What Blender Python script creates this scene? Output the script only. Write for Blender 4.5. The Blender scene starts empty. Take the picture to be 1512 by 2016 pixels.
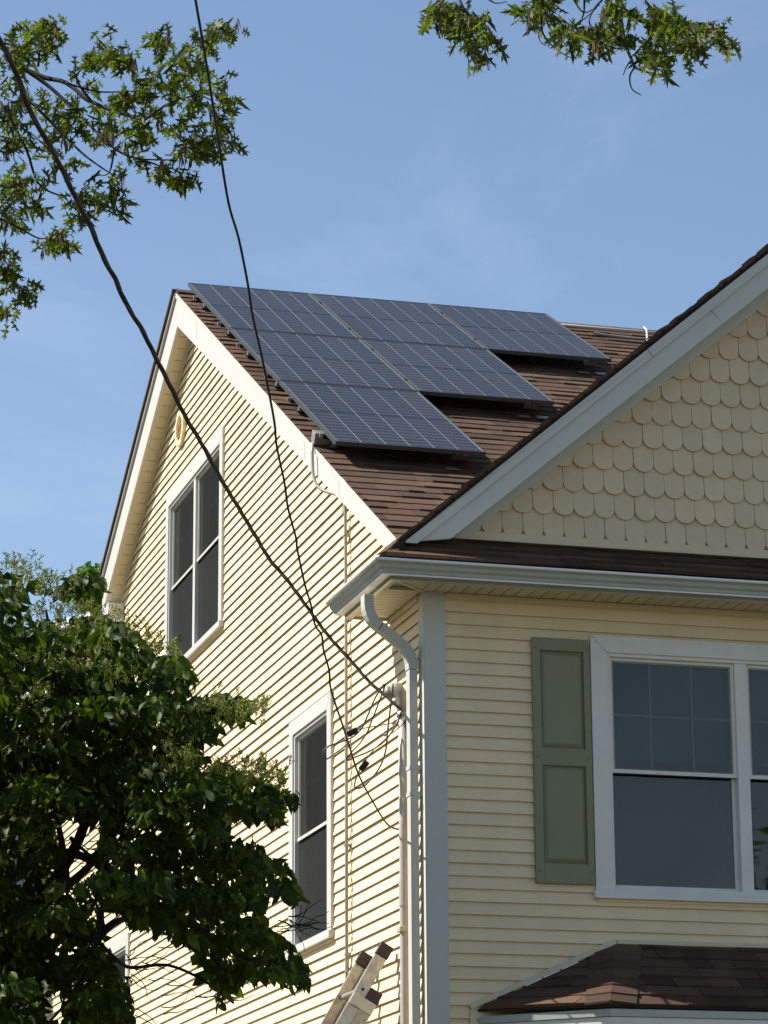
import bpy, math, random
import numpy as np
from mathutils import Vector, Matrix
random.seed(7); RNG = np.random.default_rng(7)
S = bpy.context.scene
COL = S.collection

# ------------------------------------------------------------------ camera
CAM = np.array([-5.07815482, -17.13043605, 1.6])
YAW, PITCH, ROLL, FPX = 0.27497681, 0.26442952, -0.0062075, 5988.857
_f = np.array([math.sin(YAW)*math.cos(PITCH), math.cos(YAW)*math.cos(PITCH), math.sin(PITCH)])
_r = np.array([math.cos(YAW), -math.sin(YAW), 0.0]); _u = np.cross(_r, _f)
_c, _s = math.cos(ROLL), math.sin(ROLL)
AX = np.array([_c*_r+_s*_u, -_s*_r+_c*_u, _f])
cd = bpy.data.cameras.new('camera'); cam = bpy.data.objects.new('camera', cd); COL.objects.link(cam)
mw = Matrix.Identity(4)
for i in range(3):
    mw[i][0] = AX[0][i]; mw[i][1] = AX[1][i]; mw[i][2] = -AX[2][i]; mw[i][3] = CAM[i]
cam.matrix_world = mw
cd.sensor_fit = 'VERTICAL'; cd.sensor_height = 24; cd.lens = FPX/2016*24
cd.clip_start = 0.1; cd.clip_end = 3000
S.camera = cam

# ------------------------------------------------------------------ light
SUN = Vector((-1.0, 0.44, 1.25)).normalized()
SUN_EL = math.asin(SUN.z); SUN_ROT = math.atan2(SUN.x, SUN.y)
w = bpy.data.worlds.new('World'); S.world = w; w.use_nodes = True
nt = w.node_tree; nt.nodes.clear()
out = nt.nodes.new('ShaderNodeOutputWorld'); bg = nt.nodes.new('ShaderNodeBackground')
sky = nt.nodes.new('ShaderNodeTexSky'); sky.sky_type = 'NISHITA'; sky.sun_disc = False
sky.sun_elevation = SUN_EL; sky.sun_rotation = SUN_ROT
sky.altitude = 0; sky.air_density = 1.0; sky.dust_density = 0.3; sky.ozone_density = 1.0
tc = nt.nodes.new('ShaderNodeTexCoord'); mp = nt.nodes.new('ShaderNodeMapping')
mp.inputs['Scale'].default_value = (1.0, 1.0, 3.2); mp.inputs['Rotation'].default_value = (0.2, 0.3, 0.5); mp.inputs['Location'].default_value = (4.0, 13.0, 7.0)
ns = nt.nodes.new('ShaderNodeTexNoise'); ns.inputs['Scale'].default_value = 3.3; ns.inputs['Detail'].default_value = 9
ns.inputs['Roughness'].default_value = 0.62; ns.inputs['Distortion'].default_value = 0.7
rp = nt.nodes.new('ShaderNodeMapRange'); rp.inputs['From Min'].default_value = 0.50; rp.inputs['From Max'].default_value = 0.95
rp.inputs['To Min'].default_value = 0.0; rp.inputs['To Max'].default_value = 0.22
mx = nt.nodes.new('ShaderNodeMix'); mx.data_type = 'RGBA'
mx.inputs['B'].default_value = (8.0, 8.6, 9.6, 1)
nt.links.new(tc.outputs['Generated'], mp.inputs['Vector']); nt.links.new(mp.outputs['Vector'], ns.inputs['Vector'])
nt.links.new(ns.outputs['Fac'], rp.inputs['Value']); nt.links.new(rp.outputs['Result'], mx.inputs['Factor'])
nt.links.new(sky.outputs['Color'], mx.inputs['A']); nt.links.new(mx.outputs['Result'], bg.inputs['Color'])
bg.inputs['Strength'].default_value = 0.074
nt.links.new(bg.outputs['Background'], out.inputs['Surface'])
sl = bpy.data.lights.new('sun', 'SUN'); sl.energy = 4.5; sl.angle = math.radians(0.53); sl.color = (1.0, 0.96, 0.88)
so = bpy.data.objects.new('sun', sl); COL.objects.link(so)
so.rotation_euler = SUN.to_track_quat('Z', 'Y').to_euler()
S.view_settings.view_transform = 'Standard'; S.view_settings.look = 'None'
S.view_settings.exposure = 1.02; S.view_settings.gamma = 1.0; S.view_settings.use_curve_mapping = False
S.render.engine = 'CYCLES'
S.cycles.max_bounces = 8; S.cycles.transparent_max_bounces = 8

# ------------------------------------------------------------------ helpers
def ray(px, py): return AX.T @ np.array([(px-756)/FPX, -(py-1008)/FPX, 1.0])
def at(px, py, d): return CAM + d*ray(px, py)                 # a point d metres deep
def on(px, py, n, d0):
    r = ray(px, py); n = np.array(n, float); return CAM + r*((d0-n@CAM)/(n@r))

class MB:
    def __init__(s): s.v = []; s.f = []
    def add(s, vs, fs):
        k = len(s.v); s.v += [tuple(map(float, p)) for p in vs]; s.f += [tuple(k+i for i in f) for f in fs]
    def box(s, a, b):
        x0, x1 = sorted((a[0], b[0])); y0, y1 = sorted((a[1], b[1])); z0, z1 = sorted((a[2], b[2]))
        s.add([(x0,y0,z0),(x1,y0,z0),(x1,y1,z0),(x0,y1,z0),(x0,y0,z1),(x1,y0,z1),(x1,y1,z1),(x0,y1,z1)],
              [(0,3,2,1),(4,5,6,7),(0,1,5,4),(1,2,6,5),(2,3,7,6),(3,0,4,7)])
        return s
    def prism(s, pts, d):
        n = len(pts); P = [np.array(p, float) for p in pts]; d = np.array(d, float)
        s.add(P+[p+d for p in P], [tuple(range(n))[::-1], tuple(range(n, 2*n))]+[(i, (i+1) % n, n+(i+1) % n, n+i) for i in range(n)])
        return s
    def obox(s, c, ax, ay, az):
        c, ax, ay, az = [np.array(q, float) for q in (c, ax, ay, az)]
        vs = [c+i*ax+j*ay+k*az for k in (-1, 1) for (i, j) in ((-1,-1),(1,-1),(1,1),(-1,1))]
        s.add(vs, [(0,3,2,1),(4,5,6,7),(0,1,5,4),(1,2,6,5),(2,3,7,6),(3,0,4,7)]); return s
    def tube(s, pts, r, n=8, cap=True, rx=None):
        P = [np.array(p, float) for p in pts]; m = len(P)
        R = r if hasattr(r, '__len__') else [r]*m
        up = np.array([0.13, 0.21, 1.0]); vs = []; X = None
        for i in range(m):
            t = P[min(i+1, m-1)]-P[max(i-1, 0)]; t = t/(np.linalg.norm(t)+1e-9)
            if X is None:
                X = np.cross(t, up)
                if np.linalg.norm(X) < 0.1: X = np.cross(t, np.array([1.0, 0, 0]))
            else: X = X-t*(X@t)
            X = X/np.linalg.norm(X); Y = np.cross(t, X)
            for k in range(n):
                a = 2*math.pi*k/n; vs.append(P[i]+R[i]*(math.cos(a)*X+math.sin(a)*Y))
        fs = [(i*n+k, i*n+(k+1) % n, (i+1)*n+(k+1) % n, (i+1)*n+k) for i in range(m-1) for k in range(n)]
        if cap: fs += [tuple(range(n))[::-1], tuple(range((m-1)*n, m*n))]
        s.add(vs, fs); return s
    def sweep(s, prof, stations):      # prof: n points, stations: list of functions point->xyz
        n = len(prof); vs = [st(p) for st in stations for p in prof]
        fs = [(i*n+k, i*n+(k+1) % n, (i+1)*n+(k+1) % n, (i+1)*n+k) for i in range(len(stations)-1) for k in range(n)]
        fs += [tuple(range(n))[::-1], tuple(range((len(stations)-1)*n, len(stations)*n))]
        s.add(vs, fs); return s
    def mesh(s, name, mat, smooth=False):
        me = bpy.data.meshes.new(name); me.from_pydata(s.v, [], s.f); me.update()
        if mat: me.materials.append(mat)
        if smooth: me.polygons.foreach_set('use_smooth', [True]*len(me.polygons))
        return me
    def build(s, name, mat, parent=None, smooth=False, bevel=0, **kw):
        return link(name, s.mesh(name, mat, smooth), parent, bevel, **kw)

def link(name, me, parent=None, bevel=0, **kw):
    o = bpy.data.objects.new(name, me); COL.objects.link(o)
    if parent is not None: o.parent = parent
    if bevel:
        b = o.modifiers.new('bevel', 'BEVEL'); b.width = bevel; b.segments = 2; b.limit_method = 'ANGLE'
    for k, v in kw.items(): o[k] = v
    return o
def thing(name, label, category, group=None, loc=(0, 0, 0)):
    o = bpy.data.objects.new(name, None); COL.objects.link(o); o.empty_display_size = 0.1
    o['label'] = label; o['category'] = category
    if group: o['group'] = group
    o.location = loc
    return o

def clip_half(poly, a, b, c):          # keep a*u+b*v<=c
    res = []
    for i in range(len(poly)):
        p, q = poly[i], poly[(i+1) % len(poly)]
        dp, dq = a*p[0]+b*p[1]-c, a*q[0]+b*q[1]-c
        if dp <= 0: res.append(p)
        if (dp < 0 < dq) or (dq < 0 < dp):
            t = dp/(dp-dq); res.append((p[0]+t*(q[0]-p[0]), p[1]+t*(q[1]-p[1])))
    return res
def clip_poly(poly, region):           # region: convex, counter-clockwise
    for i in range(len(region)):
        (x0, y0), (x1, y1) = region[i], region[(i+1) % len(region)]
        a, b = (y1-y0), -(x1-x0)
        poly = clip_half(poly, a, b, a*x0+b*y0)
        if len(poly) < 3: return []
    return poly
def area(p): return abs(sum(p[i][0]*p[(i+1) % len(p)][1]-p[(i+1) % len(p)][0]*p[i][1] for i in range(len(p))))/2
def plate(mb, poly, o, u, v, n, hf, base=-0.004):
    o, u, v, n = [np.array(q, float) for q in (o, u, v, n)]; m = len(poly)
    bf = base if callable(base) else (lambda a_, b_: base)
    vs = [o+u*p[0]+v*p[1]+n*bf(p[0], p[1]) for p in poly]+[o+u*p[0]+v*p[1]+n*hf(p[0], p[1]) for p in poly]
    mb.add(vs, [tuple(range(m, 2*m)), tuple(range(m))[::-1]]+[(i, (i+1) % m, m+(i+1) % m, m+i) for i in range(m)])

# ------------------------------------------------------------------ materials
def mat(name, col, rough=0.6, var=0.06, nscale=8.0, bump=0.0, bscale=60.0, objvar=0.0, metallic=0.0, spec=0.5,
        dirt=None, dscale=3.0, island=0.0, cols=None, stretch=None, bdist=0.004, trans=0.0):
    m = bpy.data.materials.new(name); m.use_nodes = True; t = m.node_tree; N = t.nodes; L = t.links
    b = N['Principled BSDF']; b.inputs['Roughness'].default_value = rough; b.inputs['Metallic'].default_value = metallic
    b.inputs['Specular IOR Level'].default_value = spec
    tc = N.new('ShaderNodeTexCoord'); mpn = N.new('ShaderNodeMapping')
    if stretch: mpn.inputs['Scale'].default_value = stretch
    L.new(tc.outputs['Object'], mpn.inputs['Vector'])
    c = None
    oi = N.new('ShaderNodeObjectInfo'); gi = N.new('ShaderNodeNewGeometry')
    add = N.new('ShaderNodeMath'); add.operation = 'ADD'
    L.new(oi.outputs['Random'], add.inputs[0]); L.new(gi.outputs['Random Per Island'], add.inputs[1])
    fr = N.new('ShaderNodeMath'); fr.operation = 'FRACT'; L.new(add.outputs[0], fr.inputs[0])
    if cols:
        cr = N.new('ShaderNodeValToRGB'); cr.color_ramp.interpolation = 'LINEAR'
        while len(cr.color_ramp.elements) < len(cols): cr.color_ramp.elements.new(0.5)
        for i, cc in enumerate(cols):
            cr.color_ramp.elements[i].position = i/(len(cols)-1); cr.color_ramp.elements[i].color = (*cc, 1)
        L.new(fr.outputs[0], cr.inputs['Fac']); c = cr.outputs['Color']
    else:
        rgb = N.new('ShaderNodeRGB'); rgb.outputs[0].default_value = (*col, 1); c = rgb.outputs[0]
    ns = N.new('ShaderNodeTexNoise'); ns.inputs['Scale'].default_value = nscale; ns.inputs['Detail'].default_value = 6
    ns.inputs['Roughness'].default_value = 0.6
    L.new(mpn.outputs['Vector'], ns.inputs['Vector'])
    mr = N.new('ShaderNodeMapRange'); mr.inputs['From Min'].default_value = 0.25; mr.inputs['From Max'].default_value = 0.75
    mr.inputs['To Min'].default_value = 1-var; mr.inputs['To Max'].default_value = 1+var
    L.new(ns.outputs['Fac'], mr.inputs['Value'])
    v = mr.outputs['Result']
    if objvar:
        mo = N.new('ShaderNodeMapRange'); mo.inputs['To Min'].default_value = 1-objvar; mo.inputs['To Max'].default_value = 1+objvar
        L.new(fr.outputs[0], mo.inputs['Value']); mm = N.new('ShaderNodeMath'); mm.operation = 'MULTIPLY'
        L.new(v, mm.inputs[0]); L.new(mo.outputs['Result'], mm.inputs[1]); v = mm.outputs[0]
    vm = N.new('ShaderNodeVectorMath'); vm.operation = 'SCALE'; L.new(c, vm.inputs[0]); L.new(v, vm.inputs['Scale'])
    c = vm.outputs[0]
    if dirt:
        n2 = N.new('ShaderNodeTexNoise'); n2.inputs['Scale'].default_value = dscale; n2.inputs['Detail'].default_value = 8
        n2.inputs['Roughness'].default_value = 0.7; L.new(mpn.outputs['Vector'], n2.inputs['Vector'])
        m2 = N.new('ShaderNodeMapRange'); m2.inputs['From Min'].default_value = 0.5; m2.inputs['From Max'].default_value = 0.8
        m2.inputs['To Max'].default_value = dirt[3]
        L.new(n2.outputs['Fac'], m2.inputs['Value'])
        mxn = N.new('ShaderNodeMix'); mxn.data_type = 'RGBA'; mxn.inputs['B'].default_value = (*dirt[:3], 1)
        L.new(m2.outputs['Result'], mxn.inputs['Factor']); L.new(c, mxn.inputs['A']); c = mxn.outputs['Result']
    L.new(c, b.inputs['Base Color'])
    if bump:
        n3 = N.new('ShaderNodeTexNoise'); n3.inputs['Scale'].default_value = bscale; n3.inputs['Detail'].default_value = 4
        L.new(mpn.outputs['Vector'], n3.inputs['Vector'])
        bp = N.new('ShaderNodeBump'); bp.inputs['Strength'].default_value = bump; bp.inputs['Distance'].default_value = bdist
        L.new(n3.outputs['Fac'], bp.inputs['Height']); L.new(bp.outputs['Normal'], b.inputs['Normal'])
    if trans:
        tr = N.new('ShaderNodeBsdfTranslucent'); g2 = N.new('ShaderNodeVectorMath'); g2.operation = 'MULTIPLY'
        g2.inputs[1].default_value = (1.6, 1.9, 0.5)
        L.new(c, g2.inputs[0]); L.new(g2.outputs[0], tr.inputs['Color'])
        ms = N.new('ShaderNodeMixShader'); ms.inputs[0].default_value = trans
        L.new(b.outputs[0], ms.inputs[1]); L.new(tr.outputs[0], ms.inputs[2])
        L.new(ms.outputs[0], N['Material Output'].inputs['Surface'])
    return m

M = {}
CREAM = (0.78, 0.625, 0.39)
M['siding'] = mat('siding', CREAM, 0.55, 0.05, 2.5, 0.35, 30, objvar=0.035, dirt=(0.46, 0.38, 0.26, 0.30), dscale=2.2, stretch=(1.6, 1.6, 0.45))
M['scallop'] = mat('scallop', (0.67, 0.53, 0.34), 0.6, 0.05, 14, 0.4, 90, objvar=0.05, dirt=(0.42, 0.36, 0.26, 0.2), dscale=4)
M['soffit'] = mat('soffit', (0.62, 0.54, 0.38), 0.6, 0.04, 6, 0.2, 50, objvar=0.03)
M['white'] = mat('white_paint', (0.53, 0.52, 0.48), 0.45, 0.04, 5, 0.25, 40, dirt=(0.45, 0.43, 0.38, 0.25), dscale=2.5)
M['trim'] = mat('trim_white', (0.70, 0.68, 0.62), 0.5, 0.05, 4, 0.3, 50, dirt=(0.42, 0.41, 0.35, 0.4), dscale=3.0)
M['gable_trim'] = mat('gable_trim', (0.56, 0.565, 0.51), 0.5, 0.04, 4, 0.25, 50, dirt=(0.40, 0.42, 0.38, 0.3), dscale=2.0)
M['corner'] = mat('corner_trim', (0.53, 0.525, 0.475), 0.5, 0.04, 4, 0.25, 50, dirt=(0.36, 0.38, 0.36, 0.3), dscale=2.0)
M['gutter'] = mat('gutter_metal', (0.40, 0.43, 0.40), 0.3, 0.04, 4, 0.1, 20, dirt=(0.3, 0.3, 0.25, 0.35), dscale=5)
M['lip_highlight'] = mat('gutter_lip_highlight', (0.78, 0.79, 0.77), 0.28, 0.05, 9)  # pale colour imitates the sky highlight along the gutter edges
M['dripm'] = mat('drip_edge_grey', (0.17, 0.175, 0.16), 0.5, 0.06, 9)
M['pipe'] = mat('downspout_paint', (0.50, 0.49, 0.44), 0.4, 0.04, 6, 0.1, 20, dirt=(0.35, 0.33, 0.28, 0.3), dscale=4)
M['shutter'] = mat('shutter_green', (0.215, 0.215, 0.12), 0.5, 0.05, 6, 0.35, 120, dirt=(0.23, 0.24, 0.18, 0.3), dscale=5)
M['screw'] = mat('screw', (0.05, 0.06, 0.05), 0.4)
SH = [(0.058, 0.036, 0.024), (0.112, 0.063, 0.040), (0.082, 0.047, 0.031), (0.130, 0.075, 0.047), (0.094, 0.053, 0.034), (0.052, 0.033, 0.023), (0.118, 0.065, 0.042)]
M['shingle'] = mat('asphalt_shingle', (0.1, 0.05, 0.04), 0.9, 0.32, 180, 0.9, 420, cols=SH, spec=0.2, dirt=(0.05, 0.035, 0.03, 0.5), dscale=9)
M['underlay'] = mat('roof_underlay', (0.03, 0.02, 0.018), 0.95)
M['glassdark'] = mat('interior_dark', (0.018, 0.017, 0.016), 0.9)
M['curtain'] = mat('curtain_cloth', (0.40, 0.40, 0.38), 0.9, 0.3, 5, stretch=(1, 6, 0.2))
M['blind'] = mat('blind_slats', (0.085, 0.095, 0.09), 0.8, 0.1, 3)
M['muntin'] = mat('muntin_bar', (0.50, 0.52, 0.51), 0.6)
M['frame'] = mat('panel_frame', (0.05, 0.055, 0.056), 0.42, 0.05, 10, metallic=0.15)
M['line'] = mat('cell_gap_line', (0.28, 0.27, 0.26), 0.4)
M['rail'] = mat('aluminium_rail', (0.45, 0.46, 0.47), 0.35, metallic=0.9)
M['black'] = mat('black_plastic', (0.012, 0.011, 0.012), 0.5)
M['cable'] = mat('cable_jacket', (0.014, 0.009, 0.013), 0.5, 0.2, 30, bump=0.3, bscale=60)
M['wire'] = mat('service_wire', (0.06, 0.045, 0.05), 0.5, 0.2, 30)
M['greypipe'] = mat('grey_conduit', (0.36, 0.33, 0.29), 0.45, 0.06, 5, dirt=(0.28, 0.25, 0.2, 0.4), dscale=9)
M['head'] = mat('weatherhead_metal', (0.22, 0.20, 0.17), 0.5, 0.08, 12)
M['mast'] = mat('mast_paint', (0.42, 0.385, 0.33), 0.45, 0.05, 5, dirt=(0.4, 0.36, 0.3, 0.3), dscale=6)
M['metal_and_shade'] = mat('grey_metal_and_groove_shade', (0.25, 0.23, 0.21), 0.5, 0.08, 20, metallic=0.3)  # grey metal parts; also the painted shade behind the soffit boards
M['alu'] = mat('worn_aluminium', (0.50, 0.47, 0.42), 0.38, 0.22, 26, 0.4, 90, metallic=0.65, dirt=(0.18, 0.13, 0.08, 0.8), dscale=22)
M['rubber'] = mat('ladder_cap', (0.035, 0.022, 0.028), 0.6, 0.2, 40)
M['bracket'] = mat('bright_bracket', (0.60, 0.57, 0.50), 0.45, 0.1, 30)
M['sticker'] = mat('worn_sticker', (0.5, 0.45, 0.36), 0.7, 0.25, 60, dirt=(0.1, 0.08, 0.06, 0.9), dscale=50)
M['ins'] = mat('ceramic_insulator', (0.6, 0.55, 0.5), 0.3)
M['bark'] = mat('bark', (0.055, 0.042, 0.032), 0.9, 0.3, 25, 0.8, 60)
M['darkbark'] = mat('dark_bark', (0.016, 0.012, 0.011), 0.9, 0.3, 25, 0.8, 60)
M['leaf'] = mat('lilac_leaf', (0.045, 0.10, 0.02), 0.5, 0.2, 30, cols=[(0.016, 0.030, 0.005), (0.030, 0.050, 0.006), (0.085, 0.115, 0.011), (0.020, 0.036, 0.005), (0.026, 0.045, 0.006)], trans=0.32, spec=0.14)
M['oakleaf'] = mat('oak_leaf', (0.06, 0.10, 0.03), 0.5, 0.2, 30, cols=[(0.026, 0.044, 0.014), (0.055, 0.076, 0.015), (0.115, 0.125, 0.018), (0.060, 0.052, 0.018), (0.034, 0.054, 0.016), (0.085, 0.100, 0.017)], trans=0.45, spec=0.12)
M['catkin'] = mat('brown_tassel', (0.16, 0.07, 0.03), 0.8, 0.3, 30, cols=[(0.10, 0.045, 0.022), (0.2, 0.1, 0.035), (0.14, 0.055, 0.03)], trans=0.2)
M['flower'] = mat('flower_buds', (0.35, 0.34, 0.08), 0.7, 0.2, 30, cols=[(0.18, 0.21, 0.03), (0.32, 0.34, 0.06), (0.25, 0.25, 0.04)], trans=0.3)
M['farleaf'] = mat('far_leaf', (0.08, 0.16, 0.03), 0.5, 0.2, 10, cols=[(0.06, 0.12, 0.025), (0.10, 0.19, 0.035), (0.08, 0.15, 0.03)], trans=0.35)
M['grass'] = mat('lawn', (0.07, 0.058, 0.03), 0.95, 0.3, 3, 0.6, 40, dirt=(0.11, 0.10, 0.05, 0.6), dscale=0.6)
M['asphalt'] = mat('asphalt', (0.05, 0.05, 0.05), 0.9, 0.15, 40, 0.6, 200)
M['concrete'] = mat('concrete', (0.35, 0.34, 0.31), 0.85, 0.1, 12, 0.3, 80)
M['reflect_wall'] = mat('reflect_wall_grey', (0.30, 0.31, 0.30), 0.7, 0.1, 1.5)
M['farwhite'] = mat('far_white_wall', (0.82, 0.83, 0.85), 0.6, 0.04, 1.0)

def glass_mat():
    m = bpy.data.materials.new('window_glass'); m.use_nodes = True; N = m.node_tree.nodes; L = m.node_tree.links; N.clear()
    o = N.new('ShaderNodeOutputMaterial'); t = N.new('ShaderNodeBsdfTransparent'); t.inputs[0].default_value = (0.62, 0.66, 0.66, 1)
    g = N.new('ShaderNodeBsdfGlossy'); g.inputs['Roughness'].default_value = 0.01; g.inputs['Color'].default_value = (1.0, 0.94, 0.84, 1)
    f = N.new('ShaderNodeFresnel'); f.inputs['IOR'].default_value = 1.5
    k = N.new('ShaderNodeMath'); k.operation = 'MULTIPLY_ADD'; k.inputs[1].default_value = 0.85; k.inputs[2].default_value = 0.012
    x = N.new('ShaderNodeMixShader')
    n = N.new('ShaderNodeTexNoise'); n.inputs['Scale'].default_value = 1.1; n.inputs['Detail'].default_value = 1
    c = N.new('ShaderNodeTexCoord'); b = N.new('ShaderNodeBump'); b.inputs['Strength'].default_value = 0.25; b.inputs['Distance'].default_value = 0.05
    L.new(c.outputs['Object'], n.inputs['Vector']); L.new(n.outputs['Fac'], b.inputs['Height']); L.new(b.outputs['Normal'], g.inputs['Normal'])
    L.new(f.outputs[0], k.inputs[0]); L.new(k.outputs[0], x.inputs[0]); L.new(t.outputs[0], x.inputs[1]); L.new(g.outputs[0], x.inputs[2])
    L.new(x.outputs[0], o.inputs[0]); return m
M['glass'] = glass_mat()

def cell_mat():                        # dark blue cells with fine horizontal busbars (flat print under the glass)
    m = bpy.data.materials.new('solar_cell'); m.use_nodes = True; N = m.node_tree.nodes; L = m.node_tree.links
    b = N['Principled BSDF']; b.inputs['Roughness'].default_value = 0.22; b.inputs['Specular IOR Level'].default_value = 0.13
    tc = N.new('ShaderNodeTexCoord'); sp = N.new('ShaderNodeSeparateXYZ'); L.new(tc.outputs['Object'], sp.inputs[0])
    mu = N.new('ShaderNodeMath'); mu.operation = 'MULTIPLY'; mu.inputs[1].default_value = 1/0.0925; L.new(sp.outputs['Y'], mu.inputs[0])
    fr = N.new('ShaderNodeMath'); fr.operation = 'FRACT'; L.new(mu.outputs[0], fr.inputs[0])
    cr = N.new('ShaderNodeValToRGB'); e = cr.color_ramp.elements
    e[0].position = 0.0; e[0].color = (0.012, 0.011, 0.012, 1); e[1].position = 1.0; e[1].color = (0.012, 0.011, 0.012, 1)
    for p, cc in ((0.40, (0.018, 0.019, 0.024)), (0.62, (0.060, 0.048, 0.036)), (0.82, (0.048, 0.038, 0.029))):
        q = cr.color_ramp.elements.new(p); q.color = (*cc, 1)
    L.new(fr.outputs[0], cr.inputs['Fac'])
    oi = N.new('ShaderNodeObjectInfo'); mr = N.new('ShaderNodeMapRange'); mr.inputs['To Min'].default_value = 0.85; mr.inputs['To Max'].default_value = 1.15
    L.new(oi.outputs['Random'], mr.inputs['Value']); vm = N.new('ShaderNodeVectorMath'); vm.operation = 'SCALE'
    L.new(cr.outputs['Color'], vm.inputs[0]); L.new(mr.outputs['Result'], vm.inputs['Scale']); L.new(vm.outputs[0], b.inputs['Base Color'])
    return m
M['cell'] = cell_mat()

# ------------------------------------------------------------------ roof numbers
SM = 0.5733; Z0 = 6.2675                      # front slope of the main roof: z = Z0 + SM*y
YR = 6.743; ZR = Z0+SM*YR; SB = 0.53          # ridge, rear slope
XL, XR_ = -0.15, 5.13                         # roof edges left and right
YB = 9.98                                     # rear eave
FW = 4.98                                     # front wall width
AXP = 2.50                                    # gable apex x
zt = lambda y: Z0+SM*y if y <= YR else ZR-SB*(y-YR)
zu = lambda y: min(6.10+0.5634*y, 9.80-0.53*(y-6.70))     # underside of the rake
ZBASE = 0.45

# ------------------------------------------------------------------ ground
g = MB(); g.add([(-900, -900, 0), (900, -900, 0), (900, 900, 0), (-900, 900, 0)], [(0, 1, 2, 3)])
g.build('ground', M['grass'], kind='structure')
MB().box((-900, -30, 0.004), (900, -21, 0.012)).build('road', M['asphalt'], kind='structure')
MB().box((-900, -20.6, 0.004), (900, -20.45, 0.13)).build('kerb', M['concrete'], kind='structure')
MB().box((-900, -19.2, 0.004), (900, -17.9, 0.03)).build('sidewalk', M['concrete'], kind='structure')

# ------------------------------------------------------------------ house
house = thing('house', 'cream clapboard house with green shutter, brown shingle roof and scalloped front gable', 'house')
SIDE = dict(o=(0, 0, 0), u=(0, 1, 0), n=(-1, 0, 0))
FRONT = dict(o=(0, 0, 0), u=(1, 0, 0), n=(0, -1, 0))
def P3(fr, u, z, d=0.0):
    o, uu, n = np.array(fr['o'], float), np.array(fr['u'], float), np.array(fr['n'], float)
    return o+uu*u+n*d+np.array([0, 0, z])

# holes: window openings (inner edge of casing)
W1 = dict(u0=5.505, u1=7.71, z0=6.965, z1=8.58, split=2)
W2 = dict(u0=2.135, u1=3.29, z0=4.125, z1=5.757, split=1)
W3 = dict(u0=9.12, u1=10.45, z0=3.3, z1=5.02, split=1)
WF = dict(u0=1.052, u1=3.914, z0=4.125, z1=5.726, split=3)
CW = 0.105
def hole(W): return (W['u0']+CW-0.01, W['u1']-CW+0.01, W['z0']+0.03, W['z1']-CW-0.005)

def wall_mesh(fr, name, breaks, lo, top, holes, matl, parent, th=0.05, inset=-0.012):
    mb = MB(); br = sorted(set(breaks+[h for H in holes for h in H[:2]]))
    for a, b in zip(br[:-1], br[1:]):
        if b-a < 1e-4: continue
        zs = [(lo, None)]
        hs = sorted([H for H in holes if H[0] <= (a+b)/2 <= H[1]], key=lambda H: H[2])
        cur = lo
        segs = []
        for H in hs: segs.append((cur, H[2], H[2])); cur = H[3]
        segs.append((cur, top(a+1e-6), top(b-1e-6)))
        for z0, za, zb in segs:
            mb.prism([P3(fr, a, z0, inset), P3(fr, b, z0, inset), P3(fr, b, zb, inset), P3(fr, a, za, inset)], -np.array(fr['n'], float)*th)
    return mb.build(name, matl, parent)

def siding(fr, parent, ulo, uhi, z0, z1, holes, phase, region=None, e=0.0762, t=0.0160, nm='clapboard', top=None):
    k0 = math.floor((z0-phase)/e); z = phase+k0*e; cnt = 0
    while z < z1:
        zz0, zz1 = max(z, z0), min(z+e*1.12, z1)
        zm = min(z+e*0.5, z1)
        segs = [(ulo(zm), uhi(zm))]
        for H in holes:
            if zz1 > H[2]+0.012 and zz0 < H[3]-0.012:
                ns_ = []
                for a, b in segs:
                    if H[1] <= a or H[0] >= b: ns_.append((a, b)); continue
                    if H[0] > a: ns_.append((a, H[0]))
                    if H[1] < b: ns_.append((H[1], b))
                segs = ns_
        cut = []
        for a, b in segs:
            q = a+random.uniform(0.4, 3.6)
            while q < b-0.5: cut.append((a, q)); a = q; q = a+3.66
            cut.append((a, b))
        for a, b in cut:
            if b-a < 0.02 or zz1-zz0 < 0.01: continue
            mb = MB()
            o = np.array(fr['o'], float)
            poly = [(a, zz0), (b, zz0), (b, zz1), (a, zz1)]
            jit = random.uniform(-0.0012, 0.0012)
            hb = lambda u_, v_: -0.010+(t+jit+0.0012*math.sin(u_*1.9+z*40))*(1-(v_-z)/(e*1.12))
            plate(mb, poly, fr['o'], fr['u'], (0, 0, 1), fr['n'], hb, base=lambda u_, v_: hb(u_, v_)-0.0022)
            mb.build(nm, M['siding'], parent); cnt += 1
        z += e
    return cnt

front_wall = wall_mesh(FRONT, 'front_wall', [0.0, FW], ZBASE, lambda u: 5.95, [hole(WF)], M['siding'], house)
siding(FRONT, front_wall, lambda z: 0.128, lambda z: FW-0.12, 2.0, 5.935, [hole(WF)], 4.450+0.003)
side_wall = wall_mesh(SIDE, 'side_wall', [0.0, 6.70, 9.85, 13.9], ZBASE, lambda u: min(zu(u)+0.06, 9.9) if u < 9.85 else 7.86,
                      [hole(W1), hole(W2), hole(W3)], M['siding'], house)
siding(SIDE, side_wall, lambda z: max(0.098, (z-6.10-0.03)/0.5634), lambda z: 13.85 if z < 7.80 else (9.80+0.03-z)/0.53+6.70,
       2.6, 9.80, [hole(W1), hole(W2), hole(W3)], 3.794)
MB().box((0.06, 13.85, ZBASE), (FW, 13.9, 7.86)).build('rear_wall', M['siding'], house)
MB().box((FW-0.05, 0.02, ZBASE), (FW, 13.85, 6.0)).build('far_side_wall', M['siding'], house)
MB().box((-0.02, -0.02, 0.0), (FW+0.02, 13.92, ZBASE)).build('foundation', M['concrete'], house)
MB().box((-0.12, 9.9, 7.86), (FW+0.1, 14.05, 8.0)).build('rear_wing_roof', M['white'], house)
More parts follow.
